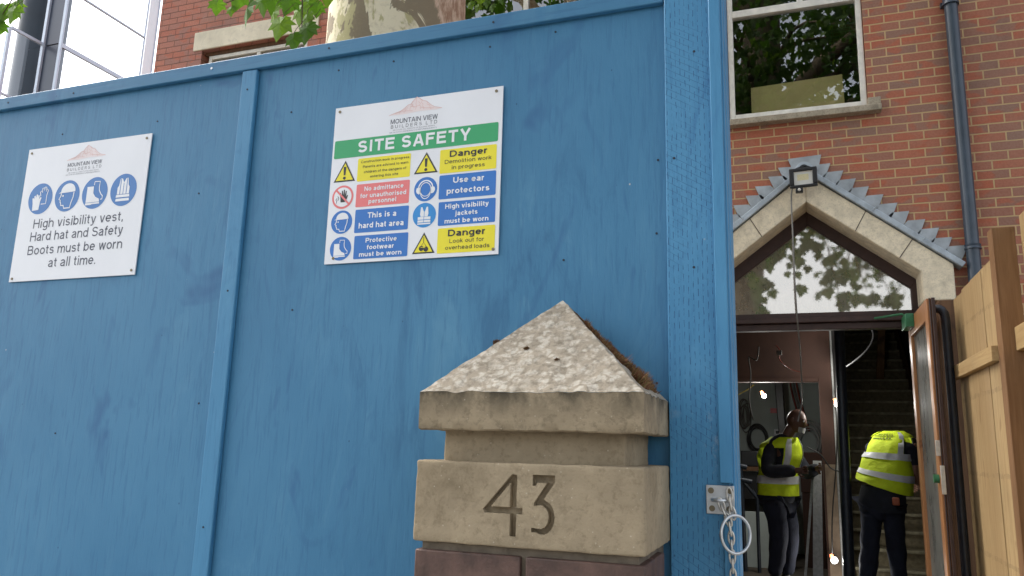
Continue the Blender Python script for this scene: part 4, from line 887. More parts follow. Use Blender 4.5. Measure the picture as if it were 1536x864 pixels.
panel(.3255, .223, .483, .288, 'p_yellow', 'p_black', [('Danger', .353, .458, .2660, .0175, .024), ('Demolition work', .340, .470, .2487, .0105, .003), ('in progress', .360, .452, .2320, .0105, .003)], 'yellow panel about demolition work')
panel(.3265, .1535, .4835, .218, 'p_blue', 'p_white', [('Use ear', .366, .452, .1945, .0155, .018), ('protectors', .349, .467, .1665, .0155, .018)], 'blue panel about ear protectors')
panel(.328, .083, .4845, .146, 'p_blue', 'p_white', [('High visibility', .347, .466, .1270, .0125, .015), ('jackets', .376, .437, .1075, .0125, .015), ('must be worn', .347, .467, .0880, .0125, .015)], 'blue panel about visibility jackets')
panel(.329, .010, .4855, .076, 'p_yellow', 'p_black', [('Danger', .358, .460, .0535, .0175, .024), ('Look out for', .363, .457, .0360, .0105, .003), ('overhead loads', .352, .472, .0190, .0105, .003)], 'yellow panel about overhead loads')
def tri(cu, base, top, hw, load=False):
    mb = MB(); a = [(SX+cu-hw, SZ+base), (SX+cu+hw, SZ+base), (SX+cu, SZ+top)]; mb.sheet(a, Y1, 0)
    cx, cz = SX+cu, SZ+base+(top-base)/3; mb.sheet([(cx+(x-cx)*0.80, cz+(z-cz)*0.80) for x, z in a], Y2, 1)
    h = top-base
    if not load:
        mb.sheet([(cx-.0042, SZ+base+h*.70), (cx+.0042, SZ+base+h*.70), (cx+.0026, SZ+base+h*.30), (cx-.0026, SZ+base+h*.30)], Y3, 0); mb.disc(cx, SZ+base+h*.17, .0044, Y3, 16, 0)
    else:
        mb.stroke([(cx, SZ+base+h*.78), (cx, SZ+base+h*.52)], .0016, Y3); mb.stroke([(cx-.009, SZ+base+h*.30), (cx, SZ+base+h*.52), (cx+.009, SZ+base+h*.30)], .0012, Y3)
        mb.disc(cx-.006, SZ+base+h*.24, .0068, Y3, 16, 0); mb.disc(cx+.007, SZ+base+h*.20, .0068, Y3, 16, 0); mb.stroke([(cx-.008, SZ+base+h*.30), (cx+.006, SZ+base+h*.26)], .0012, Y3-.0003, False, 1)
    build('pictogram', mb, [M['p_black'], M['p_yellow']], s2)
tri(.0425, .2275, .288, .0335); tri(.2865, .2285, .287, .0345); tri(.291, .013, .069, .032, True)
def circ(cu, cv, r, fn, m, two=None):
    b = build('pictogram', MB().disc(SX+cu, SZ+cv, r, Y1), M[m], s2)
    p = Pic(SX+cu, SZ+cv, r, Y2); fn(p); build('symbol', p.mb, [M['p_white'], M[two or m]], b)
circ(.0435, .114, .0325, pic_hat, 'p_blue'); circ(.046, .0405, .0325, pic_boot, 'p_blue'); circ(.2885, .185, .033, pic_ear, 'p_blue'); circ(.2885, .115, .033, pic_vest2, 'p_sky')
b = build('pictogram', MB().disc(SX+.0415, SZ+.184, .033, Y1), M['p_red'], s2)
build('inner_disc', MB().disc(SX+.0415, SZ+.184, .0272, Y2), M['p_white'], b)
p = Pic(SX+.0415, SZ+.184, .033, Y3); pic_hand(p); build('symbol', p.mb, M['p_black'], b)
build('bar', MB().stroke([(SX+.0415-.0205, SZ+.184+.0205), (SX+.0415+.0205, SZ+.184-.0205)], .0052, Y3-.0004), M['p_red'], b)
sign_screws(s2, [(SX+.013, SZ+.433), (SX+.477, SZ+.433), (SX+.482, SZ+.013), (SX+.026, SZ+.015)])
# --- PPE sign
s1 = thing('safety_sign', 'white sign with a row of four blue circles above grey wording', 'sign', (-2.07, 1.7485, 1.966), 'safety signs on the hoarding')
SX, SZ = -2.327, 1.966
sign_board(s1, SX-0.003, SZ-0.001, SX+0.508, SZ+0.4425)
logo(s1, SX, SZ, 0.172, 0.332, 0.386, 0.431, [(0.178, 0.320, 0.3645, 0.0130), (0.178, 0.320, 0.3505, 0.0095), (0.179, 0.317, 0.3425, 0.0034)])
for (u, fn) in ((.080, pic_glove), (.194, pic_hat), (.308, pic_boot), (.423, pic_vest)):
    b = build('pictogram', MB().disc(SX+u, SZ+.268, .0515, Y1), M['p_blue1'], s1)
    p = Pic(SX+u, SZ+.268, .0515, Y2); fn(p); build('symbol', p.mb, [M['p_white'], M['p_blue1']], b)
tx = MB()
for (s, a, c, base) in (('High visibility vest,', .067, .437, .170), ('Hard hat and Safety', .062, .441, .1275), ('Boots must be worn', .060, .446, .083), ('at all time.', .156, .350, .0395)): put_text(tx, s, SX+a, SX+c, SZ+base, .0300, Y1, 0.135)
build('lettering', tx, M['p_grey'], s1)
sign_screws(s1, [(SX+.012, SZ+.428), (SX+.490, SZ+.428), (SX+.494, SZ+.013), (SX+.010, SZ+.009)])

# ------------------------------------------------------------------ gate pier number 43
pier = thing('gate_pier', 'stone capped brick gate pier carved with number 43', 'gate pier', (-0.49, 1.68, 0))
def grid_box(x0, x1, y0, y1, z0, z1, n, top=True, jit=0.0015):
    bm = bmesh.new(); bmesh.ops.create_cube(bm, size=1)
    for v in bm.verts: v.co = Vector(((x0+x1)/2+v.co.x*(x1-x0), (y0+y1)/2+v.co.y*(y1-y0), (z0+z1)/2+v.co.z*(z1-z0)))
    bmesh.ops.bevel(bm, geom=list(bm.edges), offset=0.0045, segments=3, profile=0.5, affect='EDGES')
    for _ in range(1): bmesh.ops.subdivide_edges(bm, edges=[e for e in bm.edges if e.calc_length() > 0.03], cuts=n, use_grid_fill=True)
    for v in bm.verts:
        d = noise.noise(v.co*28)*jit*1.4+noise.noise(v.co*90)*jit*0.7; v.co += v.normal*d
    bmesh.ops.recalc_face_normals(bm, faces=bm.faces); return bm
def bm_obj(name, bm, mat, par):
    me = bpy.data.meshes.new(name); bm.to_mesh(me); bm.free(); me.materials.append(mat)
    me.polygons.foreach_set('use_smooth', [True]*len(me.polygons)); o = bpy.data.objects.new(name, me); COL.objects.link(o); parent_to(o, par); return o
blk = bm_obj('name_block', grid_box(-0.7205, -0.2605, 1.45, 1.745, 1.312, 1.4675, 22), M['stone_block'], pier)
# carved 43 (cut from the block)
ct = MB(); yc0, yc1 = 1.43, 1.468
four = [(-0.5165, 1.4465), (-0.5105, 1.4465), (-0.5055, 1.4455), (-0.5055, 1.3855), (-0.4935, 1.3855), (-0.4935, 1.3735), (-0.5055, 1.3735), (-0.5060, 1.3325), (-0.5185, 1.3325), (-0.5185, 1.3735), (-0.5700, 1.3735), (-0.5745, 1.3800)]
ct.prism(four, yc0, yc1)
th = [(-0.4750, 1.4475), (-0.4300, 1.4475), (-0.4300, 1.4330), (-0.4545, 1.4010)]
oa = [(-0.4545+0.0245*math.cos(R(a)), 1.3705+0.0315*math.sin(R(a))) for a in (80, 60, 40, 20, 0, -20, -40, -60, -80, -100, -118)]
ob = [(-0.4590+0.0170*math.cos(R(a)), 1.3705+0.0215*math.sin(R(a))) for a in (-105, -80, -60, -40, -20, 0, 20, 40, 60, 80, 100)]
three = [(-0.4750, 1.4475), (-0.4305, 1.4475), (-0.4305, 1.4345), (-0.4520, 1.4035)]+oa+[(-0.4755, 1.3425), (-0.4755, 1.3510)]+ob+[(-0.4710, 1.3905), (-0.4710, 1.3965), (-0.4465, 1.4330), (-0.4650, 1.4330), (-0.4690, 1.4270), (-0.4750, 1.4270)]
ct.prism(three, yc0, yc1)
cutter = build('cutter', ct, M['stone_block'])
bo = blk.modifiers.new('cut', 'BOOLEAN'); bo.operation = 'DIFFERENCE'; bo.solver = 'EXACT'; bo.object = cutter
# the counter of the 4 stays: put back the triangular island
dg = bpy.context.evaluated_depsgraph_get(); me2 = bpy.data.meshes.new_from_object(blk.evaluated_get(dg))
blk.modifiers.clear(); blk.data = me2; me2.set_sharp_from_angle(angle=R(40)); bpy.data.objects.remove(cutter)
build('numeral_core', MB().prism([(-0.5590, 1.3850), (-0.5195, 1.3850), (-0.5195, 1.4310)], 1.4512, 1.469), M['stone_block'], pier, bevel=0.0015)
bm_obj('neck', grid_box(-0.683, -0.307, 1.498, 1.745, 1.4605, 1.545, 10), M['stone_block'], pier)
# cap: vertical edge band and pyramid, roughened
bm = bmesh.new(); bx = (-0.7195, -0.2620, 1.448, 1.925); ZB, ZE, ZA = 1.528, 1.6035, 1.828; NX = 44
apx = Vector((-0.4895, 1.69, ZA)); cor = [Vector((bx[0], bx[2], 0)), Vector((bx[1], bx[2], 0)), Vector((bx[1], bx[3], 0)), Vector((bx[0], bx[3], 0))]
def rough(p, k=1.0): return Vector((noise.noise(p*30+Vector((3, 0, 0)))*0.0022, noise.noise(p*30)*0.0022, noise.noise(p*34+Vector((0, 7, 0)))*0.0035+noise.noise(p*110)*0.0016))*k
edge = MB(); pyr = MB()
for s in range(4):
    A, B = cor[s], cor[(s+1) % 4]
    def ring(t_):
        return [A.lerp(B, i/NX) for i in range(NX+1)]
    rows = []
    for j in range(31):
        t_ = j/30
        row = []
        for i in range(NX+1):
            b_ = A.lerp(B, i/NX); p = Vector((b_.x, b_.y, ZE)).lerp(apx, t_); row.append(p+rough(p, 1.0 if t_ < 0.97 else 0.3))
        rows.append(row)
    vs = [p for r0 in rows for p in r0]; W = NX+1
    pyr.add(vs, [(j*W+i, j*W+i+1, (j+1)*W+i+1, (j+1)*W+i) for j in range(30) for i in range(NX)])
    rows = []
    prof = [(0.0, ZE-0.0005), (0.0, ZE-0.006), (0.0, ZE-0.03), (0.0, ZB+0.02), (0.0, ZB+0.003), (0.004, ZB), (0.035, ZB+0.001), (0.04, ZB+0.012)]
    C = Vector(((bx[0]+bx[1])/2, (bx[2]+bx[3])/2, 0))
    for (ins, z) in prof:
        row = []
        for i in range(NX+1):
            b_ = A.lerp(B, i/NX); d_ = (C-b_); f_in = Vector((ins if b_.x < C.x else -ins, ins if b_.y < C.y else -ins, 0)) if ins else Vector((0, 0, 0))
            sgn = Vector((max(-1, min(1, (C.x-b_.x)/0.19)), max(-1, min(1, (C.y-b_.y)/0.19)), 0))
            p = Vector((b_.x+sgn.x*ins, b_.y+sgn.y*ins, z)); row.append(p+rough(p, 0.6 if 0 < z < ZE-0.002 else 1.0))
        rows.append(row)
    vs = [p for r0 in rows for p in r0]
    edge.add(vs, [(j*W+i, j*W+i+1, (j+1)*W+i+1, (j+1)*W+i) for j in range(len(prof)-1) for i in range(NX)])
bm.free()
cap = build('cap_stone', pyr, M['stone_cap'], pier, smooth=60)
build('cap_edge', edge, M['stone_edge'], pier, smooth=50)
# brick shaft
sh = MB().box((-0.706, 1.466, 0.05), (-0.276, 1.744, 1.313)); build('mortar_core', sh, M['mortar'], pier)
br = MB(); z = 1.297; k = 0
while z > 0.2:
    z0 = z-0.065; o_ = 0.0
    if k % 2 == 0: xs = [(-0.716, -0.4975), (-0.4865, -0.262)]
    else: xs = [(-0.716, -0.6105), (-0.5995, -0.3775), (-0.3665, -0.262)]
    for a, b_ in xs: br.box((a, 1.4535, z0), (b_, 1.56, z))
    if k % 2: br.box((-0.37, 1.571, z0), (-0.2625, 1.743, z)); br.box((-0.7155, 1.571, z0), (-0.61, 1.743, z))
    else: br.box((-0.37, 1.571, z0), (-0.2625, 1.67, z)); br.box((-0.7155, 1.571, z0), (-0.61, 1.67, z))
    z -= 0.076; k += 1
build('brick_shaft', br, M['pier_brick'], pier, bevel=0.003)
# moss
random.seed(21); ms = MB()
def strand(p, h, lean, w=0.0011):
    p = Vector(p); d = (Vector(lean)+rnd()*0.55).normalized(); s_ = d.orthogonal().normalized()*w; q = p+d*h
    ms.add([p-s_, p+s_, q+rnd()*0.001], [(0, 1, 2)])
for _ in range(9000):
    t_ = random.random()**0.9; u_ = random.random()**1.4*0.42+0.02
    t2_ = 0.06+t_*0.80
    z_ = ZE+(ZA-ZE)*t2_; x_ = bx[1]+(apx.x-bx[1])*t2_; yF = bx[2]+(apx.y-bx[2])*t2_; yB = bx[3]+(apx.y-bx[3])*t2_
    y_ = yF+(yB-yF)*(0.10+u_)
    if noise.noise(Vector((x_, y_, z_))*22) < -0.12: continue
    k_ = (0.55+0.9*max(0, noise.noise(Vector((x_*3, y_*3, z_*3))*9)))*(0.35 if t2_ > 0.74 else 1.0)*(1.5 if 0.1 < t2_ < 0.3 else 1.0)
    strand((x_, y_, z_-0.002), random.uniform(0.006, 0.021)*k_, (0.7, -0.1, 0.75))
for (cx, cy, cz, r0, n_) in ((-0.605, 1.577, 1.719, 0.008, 130), (-0.528, 1.555, 1.702, 0.005, 80), (-0.452, 1.523, 1.672, 0.005, 130)):
    for _ in range(n_):
        a = random.uniform(0, 6.28); r1 = r0*math.sqrt(random.random()); strand((cx+r1*math.cos(a), cy+r1*math.sin(a)*0.6, cz+r1*math.sin(a)*0.7-0.001), random.uniform(0.003, 0.007), (0, -0.7, 0.6))
build('moss', ms, M['moss'], pier)

# ------------------------------------------------------------------ drainpipe, floodlight, tubes, fence
dp = thing('drainpipe', 'dark blue grey drainpipe running down the red brick wall', 'drainpipe', (1.306, 6.53, 0.2))
b = MB(); b.tube([(1.312, 6.53, 9.4), (1.306, 6.53, 5.11), (1.303, 6.53, 3.1), (1.30, 6.53, 0.25)], 0.048, 22); build('pipe', b, M['pipe'], dp, smooth=40)
for (z, h, r0) in ((5.06, 0.10, 0.058), (3.04, 0.035, 0.054), (7.2, 0.1, 0.058)):
    b = MB(); b.tube([(1.305, 6.53, z), (1.305, 6.53, z+0.012), (1.305, 6.53, z+0.02), (1.305, 6.53, z+h-0.02), (1.305, 6.53, z+h)], [r0+0.004, r0+0.004, r0-0.002, r0-0.002, r0+0.003], 22); build('collar', b, M['pipe'], dp, smooth=40)
build('bracket', MB().box((1.24, 6.56, 5.075), (1.37, 6.599, 5.11)), M['pipe'], dp)

fl = thing('floodlight', 'black security floodlight with pale lens on the gable apex', 'floodlight', (0.135, 6.36, 3.66))
fx, fz, fy = 0.133, 3.648, 6.33
def rotd(mb, piv, ax, az):
    m_ = Matrix.Translation(piv) @ Matrix.Rotation(R(az), 4, 'Z') @ Matrix.Rotation(R(ax), 4, 'X') @ Matrix.Translation(-Vector(piv)); mb.v = [tuple(m_ @ Vector(v)) for v in mb.v]; return mb
piv = (fx, fy, fz)
b = MB(); w, h = 0.104, 0.078
b.box((fx-w, fy-0.015, fz+h-0.026), (fx+w, fy+0.02, fz+h)).box((fx-w, fy-0.015, fz-h), (fx+w, fy+0.02, fz-h+0.022)).box((fx-w, fy-0.015, fz-h+0.022), (fx-w+0.034, fy+0.02, fz+h-0.016)).box((fx+w-0.034, fy-0.015, fz-h+0.022), (fx+w, fy+0.02, fz+h-0.016)).box((fx-w+0.004, fy+0.0205, fz-h+0.004), (fx+w-0.004, fy+0.045, fz+h-0.004))
build('housing', rotd(b, piv, 8, -6), M['black'], fl, bevel=0.006)
b = MB().prism([(fx-w+0.034, fz-h+0.022), (fx+w-0.034, fz-h+0.022), (fx+w-0.034, fz+h-0.016), (fx-w+0.034, fz+h-0.016)], fy+0.0, fy+0.019); build('lens', rotd(b, piv, 8, -6), M['lens'], fl)
b = MB().sheet([(fx-0.045, fz-0.02), (fx+0.04, fz-0.02), (fx+0.04, fz+0.028), (fx-0.045, fz+0.028)], fy-0.0015); build('led_array', rotd(b, piv, 8, -6), M['led'], fl)
b = MB().box((fx-0.005, fy+0.03, fz-0.02), (fx+0.045, 6.49, fz+0.10)); b.tube([(fx-0.07, fy+0.03, fz+0.04), (fx-0.05, fy+0.04, fz+0.09), (fx+0.02, fy+0.05, fz+0.115), (fx+0.085, fy+0.04, fz+0.08), (fx+0.09, fy+0.03, fz+0.03)], 0.009, 6); build('bracket', b, M['black'], fl)
b = MB().box((fx-0.062, fy-0.02, fz-h-0.045), (fx-0.006, fy+0.02, fz-h-0.008)).box((fx-0.045, fy, fz-h-0.01), (fx-0.02, fy+0.015, fz-h+0.01)); b.ball((fx-0.034, fy-0.022, fz-h-0.028), 0.013)
se = build('sensor', b, M['black'], fl, bevel=0.003); b = MB(); b.ball((fx-0.034, fy-0.028, fz-h-0.028), 0.012); build('sensor_eye', b, M['lens'], se, smooth=60)
def smooth_path(p, n=6):
    out = []; p = [Vector(q) for q in p]
    for i in range(len(p)-1):
        a, b_, c, d = p[max(i-1, 0)], p[i], p[i+1], p[min(i+2, len(p)-1)]
        for k in range(n):
            t_ = k/n; out.append(0.5*((2*b_)+(c-a)*t_+(2*a-5*b_+4*c-d)*t_*t_+(3*b_-a-3*c+d)*t_**3))
    return out+[p[-1]]
def cable(name, pts, r, m, lab, cat='cable', group=None, seg=7):
    b = MB(); b.tube(smooth_path(pts), r, seg); return tag(build(name, b, M[m], smooth=60), lab, cat, group)
cable('power_cable', [(0.05, 6.40, 3.60), (0.037, 6.42, 3.498), (0.036, 6.43, 3.224), (0.035, 6.45, 2.847), (0.042, 6.6, 2.55), (0.055, 6.9, 2.373), (0.059, 7.2, 2.18), (0.056, 7.4, 1.964), (0.015, 7.4, 1.778)], 0.0065, 'cable_grey', 'long grey cable hanging from the floodlight through the doorway')
b = MB(); b.tube(smooth_path([(0.059, 6.455, 3.66), (0.076, 6.455, 3.716), (0.109, 6.455, 3.777), (0.146, 6.455, 3.797), (0.18, 6.455, 3.77), (0.20, 6.455, 3.70), (0.215, 6.455, 3.66)]), 0.006, 6); build('cable_loop', b, M['black'], fl)
tb = MB(); tb.tube(smooth_path([(0.915, 5.98, 2.50), (0.95, 5.96, 2.50), (0.977, 5.95, 2.475), (0.987, 5.95, 2.42), (0.987, 5.95, 2.2), (0.984, 5.95, 0.12)]), 0.029, 14)
tag(build('bent_tube', tb, M['dark_tube'], smooth=50), 'black bent tube running down between open door and fence', 'tube')
tag(build('corner_post', MB().box((1.005, 6.30, 0.1), (1.13, 6.44, 2.62)), M['dark_wood'], bevel=0.004), 'dark brown timber post under the right foot of the gable', 'post')
fe = thing('timber_fence', 'pale new timber fence of upright boards beside the open door', 'fence', (1.08, 5, 0.1))
YS = [6.07, 5.725, 5.60, 5.36, 5.02, 4.85]
ys = [6.09, 5.73]
random.seed(4)
yb = 6.09
for i, wd in enumerate((0.38, 0.285, 0.29, 0.295)):
    y1_ = yb; y0_ = max(yb-wd, 4.855); dx = 0.0 if i else 0.016
    if y1_ - y0_ > 0.03: build('board', MB().box((1.05+dx+random.uniform(0, .004), y0_+0.003, 0.1), (1.07+dx, y1_-0.003, 2.583+random.uniform(-.006, .006))), M['fence'], fe, bevel=0.002)
    yb = y0_
yb = 4.74
for i in range(9):
    wd = random.uniform(0.17, 0.21); build('board', MB().box((1.176+random.uniform(0, .004), yb-wd+0.003, 0.1), (1.196, yb-0.003, 2.79+random.uniform(-.006, .006))), M['fence'], fe, bevel=0.002); yb -= wd
build('post', MB().box((1.044, 4.745, 0.05), (1.154, 4.852, 2.735)), M['fence_post'], fe, bevel=0.003)
build('post', MB().box((1.03, 2.95, 0.05), (1.13, 3.05, 2.735)), M['fence_post'], fe, bevel=0.003)
for q in ((1.012, 4.855, 2.02, 1.048, 6.10, 2.105), (1.012, 4.855, 0.62, 1.048, 6.10, 0.705), (1.105, 3.05, 2.06, 1.172, 4.743, 2.185), (1.12, 3.05, 0.62, 1.172, 4.743, 0.705)):
    build('rail', MB().box(q[:3], q[3:]), M['fence_rail'], fe, bevel=0.003)

# ------------------------------------------------------------------ inside the doorway
tag(build('cardboard_sheet', MB().prism([(-0.255, 4.32), (-0.255, 4.655), (0.49, 4.68), (0.50, 4.32)], 6.74, 6.752), M['olive_card']), 'olive brown card propped inside the upper window', 'card')
CUR = [('festoon_lamp', (-0.33, 9.35, 2.13), 'round lit lamp hanging beneath the red partition opening'), ('festoon_lamp', (0.472, 8.72, 2.50), 'topmost lit lamp beside the dark stairs'),
       ('festoon_lamp', (0.405, 8.7, 2.007), 'bright lamp on the pillar edge at head height'), ('festoon_lamp', (0.297, 8.7, 0.48), 'bright lamp near the floor at foot of pillar')]
for i, (nm_, p, lab) in enumerate(CUR):
    q = thing(nm_, lab, 'lamp', p, 'lit festoon lamps inside the doorway')
    b = MB(); b.ball(p, 0.032 if i > 1 else 0.026, 16, 10); build('bulb', b, M['bulb'], q, smooth=60)
    b = MB(); b.tube([(p[0]-0.012, p[1]+0.004, p[2]+0.018), (p[0]-0.03, p[1]+0.01, p[2]+0.055)], [0.024, 0.018], 12); build('holder', b, M['holder'], q, smooth=40)
    ld_ = bpy.data.lights.new('lamp_light', 'POINT'); ld_.energy = (6.0, 5.0, 3.5, 3.0)[i]; ld_.color = (1, 0.98, 0.93); ld_.shadow_soft_size = 0.035
    lo = bpy.data.objects.new('lamp_light', ld_); COL.objects.link(lo); lo.parent = q; lo.matrix_parent_inverse = Matrix.Translation(-q.location); lo.location = (p[0], p[1]-0.05, p[2])
cable('lamp_cable', [(0.44, 8.72, 2.85), (0.45, 8.72, 2.6), (0.44, 8.72, 2.55), (0.43, 8.7, 2.3), (0.40, 8.7, 2.06), (0.37, 8.72, 1.5), (0.30, 8.72, 0.9), (0.28, 8.7, 0.53)], 0.006, 'cable_black', 'black lamp cable running down the pillar edge')
cable('hanging_wire', [(-0.332, 8.4, 2.569), (-0.356, 8.4, 2.432), (-0.434, 8.4, 2.46), (-0.42, 8.4, 2.295), (-0.442, 8.4, 2.024), (-0.409, 8.4, 1.823)], 0.007, 'cable_dim', 'thin grey wire dangling at the left of the doorway')
cable('hanging_wire', [(-0.166, 8.6, 2.606), (-0.13, 8.6, 2.55), (-0.133, 8.6, 2.452), (-0.038, 8.6, 2.361), (0.058, 8.6, 2.326)], 0.005, 'cable_red', 'thin red wire looping before the red partition')
tag(build('junction_box', MB().box((-0.165, 8.57, 2.50), (-0.11, 8.60, 2.55)), M['cable_grey'], bevel=0.004), 'small grey box on the loose red wire', 'box')
cable('hanging_wire', [(-0.606, 8.8, 2.09), (-0.487, 8.8, 2.155), (-0.41, 8.8, 2.212)], 0.006, 'cable_yellow', 'short yellow wire slanting across the opening')
cable('hanging_wire', [(0.76, 8.8, 2.856), (0.786, 8.8, 2.705), (0.715, 8.8, 2.568), (0.582, 8.8, 2.445), (0.436, 8.8, 2.35)], 0.010, 'cable_black', 'loose dark conduit curving down across the dark stairs')
cable('hanging_wire', [(0.474, 8.8, 2.40), (0.497, 8.8, 2.055), (0.489, 8.8, 1.784), (0.43, 8.8, 1.252), (0.458, 8.8, 0.736), (0.467, 8.8, 0.24)], 0.007, 'cable_yellow', 'yellow wire hanging down beside the stairs')
cable('hanging_wire', [(0.10, 8.9, 1.57), (0.22, 8.9, 1.50), (0.32, 8.9, 1.36), (0.44, 8.85, 1.33)], 0.007, 'cable_black', 'dark wire sagging across the plaster pillar')
dc = MB(); dc.tube(smooth_path([(0.44, 8.3, 2.85), (0.432, 8.3, 2.4), (0.425, 8.3, 1.8), (0.415, 8.3, 1.0), (0.40, 8.3, 0.2)]), 0.05, 16)
tag(build('soil_pipe', dc, M['dark_tube'], smooth=50), 'thick dark pipe standing between pillar and stairs', 'pipe')
for k, (x0, x1, y, r0) in enumerate(((0.0, 0.15, 8.22, 0.012), (0.098, 0.162, 8.20, 0.019), (0.128, 0.186, 8.22, 0.019), (0.155, 0.208, 8.24, 0.017))):
    b = MB(); d = Vector((x1-x0, 0.1, 1.235)); h_ = 1.235 if k != 0 else 1.2
    b.add([(x0-r0, y, 0.2), (x0+r0, y, 0.2), (x0+r0, y+0.03, 0.2), (x0-r0, y+0.03, 0.2), (x1-r0, y+0.5, 0.2+h_), (x1+r0, y+0.5, 0.2+h_), (x1+r0, y+0.53, 0.2+h_), (x1-r0, y+0.53, 0.2+h_)], [(0,3,2,1),(4,5,6,7),(0,1,5,4),(1,2,6,5),(2,3,7,6),(3,0,4,7)])
    tag(build('metal_stud', b, M['stud']), 'thin metal stud leaning apart, leftmost of the four' if k == 0 else 'grey metal stud in the bundle leaning by the pillar', 'stud', 'metal studs leaning by the pillar')
co = MB()
for k in range(7): co.torus((-0.50+random.uniform(-.02, .02), 11.40+k*0.012, 1.70+random.uniform(-.02, .02)), 0.15+random.uniform(-.03, .03), 0.009, (0.05, 1, random.uniform(-.1, .1)), 30, 6, (0.8, 1.1))
tag(build('cable_coil', co, M['cable_black'], smooth=60), 'black cable coil on the pale wall, left of the worker', 'cable coil')
co = MB()
for k in range(9): co.torus((0.15+random.uniform(-.02, .02), 11.38+k*0.012, 1.66+random.uniform(-.03, .03)), 0.19+random.uniform(-.05, .05), 0.009, (0.05, 1, random.uniform(-.1, .1)), 30, 6, (0.8, 1.15))
tag(build('cable_coil', co, M['cable_white'], smooth=60), 'white cable coil on the pale wall, right of the worker', 'cable coil')
co = MB()
for k in range(6): co.torus((-0.66+random.uniform(-.03, .03), 11.40+k*0.012, 2.02+random.uniform(-.05, .05)), 0.12+random.uniform(-.03, .03), 0.009, (0.05, 1, 0.05), 26, 6, (0.5, 1.5))
tag(build('cable_coil', co, M['cable_grey'], smooth=60), 'grey cable coil high at the left end of the pale wall', 'cable coil')
for k, (x, m, lab) in enumerate(((0.02, 'cable_red', 'reddish riser cable behind the worker, leftmost of three'), (0.06, 'cable_grey', 'grey riser cable behind the worker, middle of three'), (0.10, 'cable_red', 'reddish riser cable behind the worker, rightmost of three'))):
    cable('riser_cable', [(x-0.09, 11.45, 2.80), (x-0.07, 11.45, 2.4), (x, 11.45, 2.05), (x+0.06, 11.42, 1.8)], 0.014, m, lab, 'cable', 'cables rising behind the worker')
tag(build('black_duct', MB().prism([(-0.27, 2.80), (-0.155, 2.80), (-0.12, 1.3), (-0.20, 1.3)], 10.9, 10.98), M['black'], bevel=0.01), 'broad black duct slanting down the pale back wall', 'duct')
tag(build('notice', MB().box((-0.33, 11.49, 2.04), (-0.225, 11.497, 2.105)), M['p_red']), 'small red notice fixed to the pale back wall', 'notice')
so = build('socket', MB().box((-0.29, 11.47, 1.74), (-0.20, 11.498, 1.82)), M['white_sign'], bevel=0.004); tag(so, 'white wall socket with black plug behind the worker', 'socket')
build('plug', MB().box((-0.27, 11.44, 1.76), (-0.22, 11.469, 1.80)), M['black'], so, bevel=0.005)
wb = thing('workbench', 'dark cluttered workbench at the left of the back room', 'workbench', (-0.8, 10.4, 0.2))
build('worktop', MB().box((-1.6, 10.1, 1.28), (-0.12, 10.8, 1.33)), M['dark_wood'], wb, bevel=0.004)
for x in (-1.5, -0.2):
    for y in (10.15, 10.72): build('leg', MB().box((x-0.03, y-0.03, 0.2), (x+0.03, y+0.03, 1.278)), M['dark_wood'], wb)
build('front_board', MB().box((-1.46, 10.16, 0.95), (-0.24, 10.18, 1.276)), M['black'], wb)
tc_ = tag(build('tool_case', MB().box((-0.66, 10.2, 1.332), (-0.36, 10.45, 1.52)), M['black'], bevel=0.012), 'black tool case on the left end of the workbench', 'case')
tag(build('paper_box', MB().box((-0.33, 10.2, 1.332), (-0.22, 10.35, 1.45)), M['cable_grey'], bevel=0.004), 'small pale box beside the tool case on the workbench', 'box')
tag(build('brown_box', MB().box((0.02, 10.2, 1.05), (0.28, 10.6, 1.52)).box((0.03, 10.21, 0.2), (0.27, 10.59, 1.048)), M['maroon'], bevel=0.006), 'tall brown cabinet standing right of the workbench', 'cabinet')
pl = MB().box((-0.85, 9.9, 0.2), (-0.10, 9.95, 0.82)); tag(build('plasterboard_sheet', pl, M['pale_wall'], bevel=0.003), 'pale board sheet leaning low before the workbench', 'board')
tl = MB(); tl.tube([(-0.70, 9.5, 1.36), (-0.55, 9.5, 1.33)], 0.03, 10); tl.tube([(-0.66, 9.5, 1.20), (-0.50, 9.5, 1.17)], 0.03, 10); tl.tube([(-0.50, 9.5, 1.08), (-0.40, 9.5, 0.92)], 0.016, 8); tl.tube([(-0.62, 9.5, 1.34), (-0.60, 9.52, 0.2)], 0.025, 8); tl.tube([(-0.62, 9.5, 1.2), (-0.45, 9.5, 1.0), (-0.45, 9.5, 0.2)], 0.02, 8)
tag(build('tool_stand', tl, M['dark_tube'], smooth=50), 'dark metal tool stand left of the worker', 'stand')

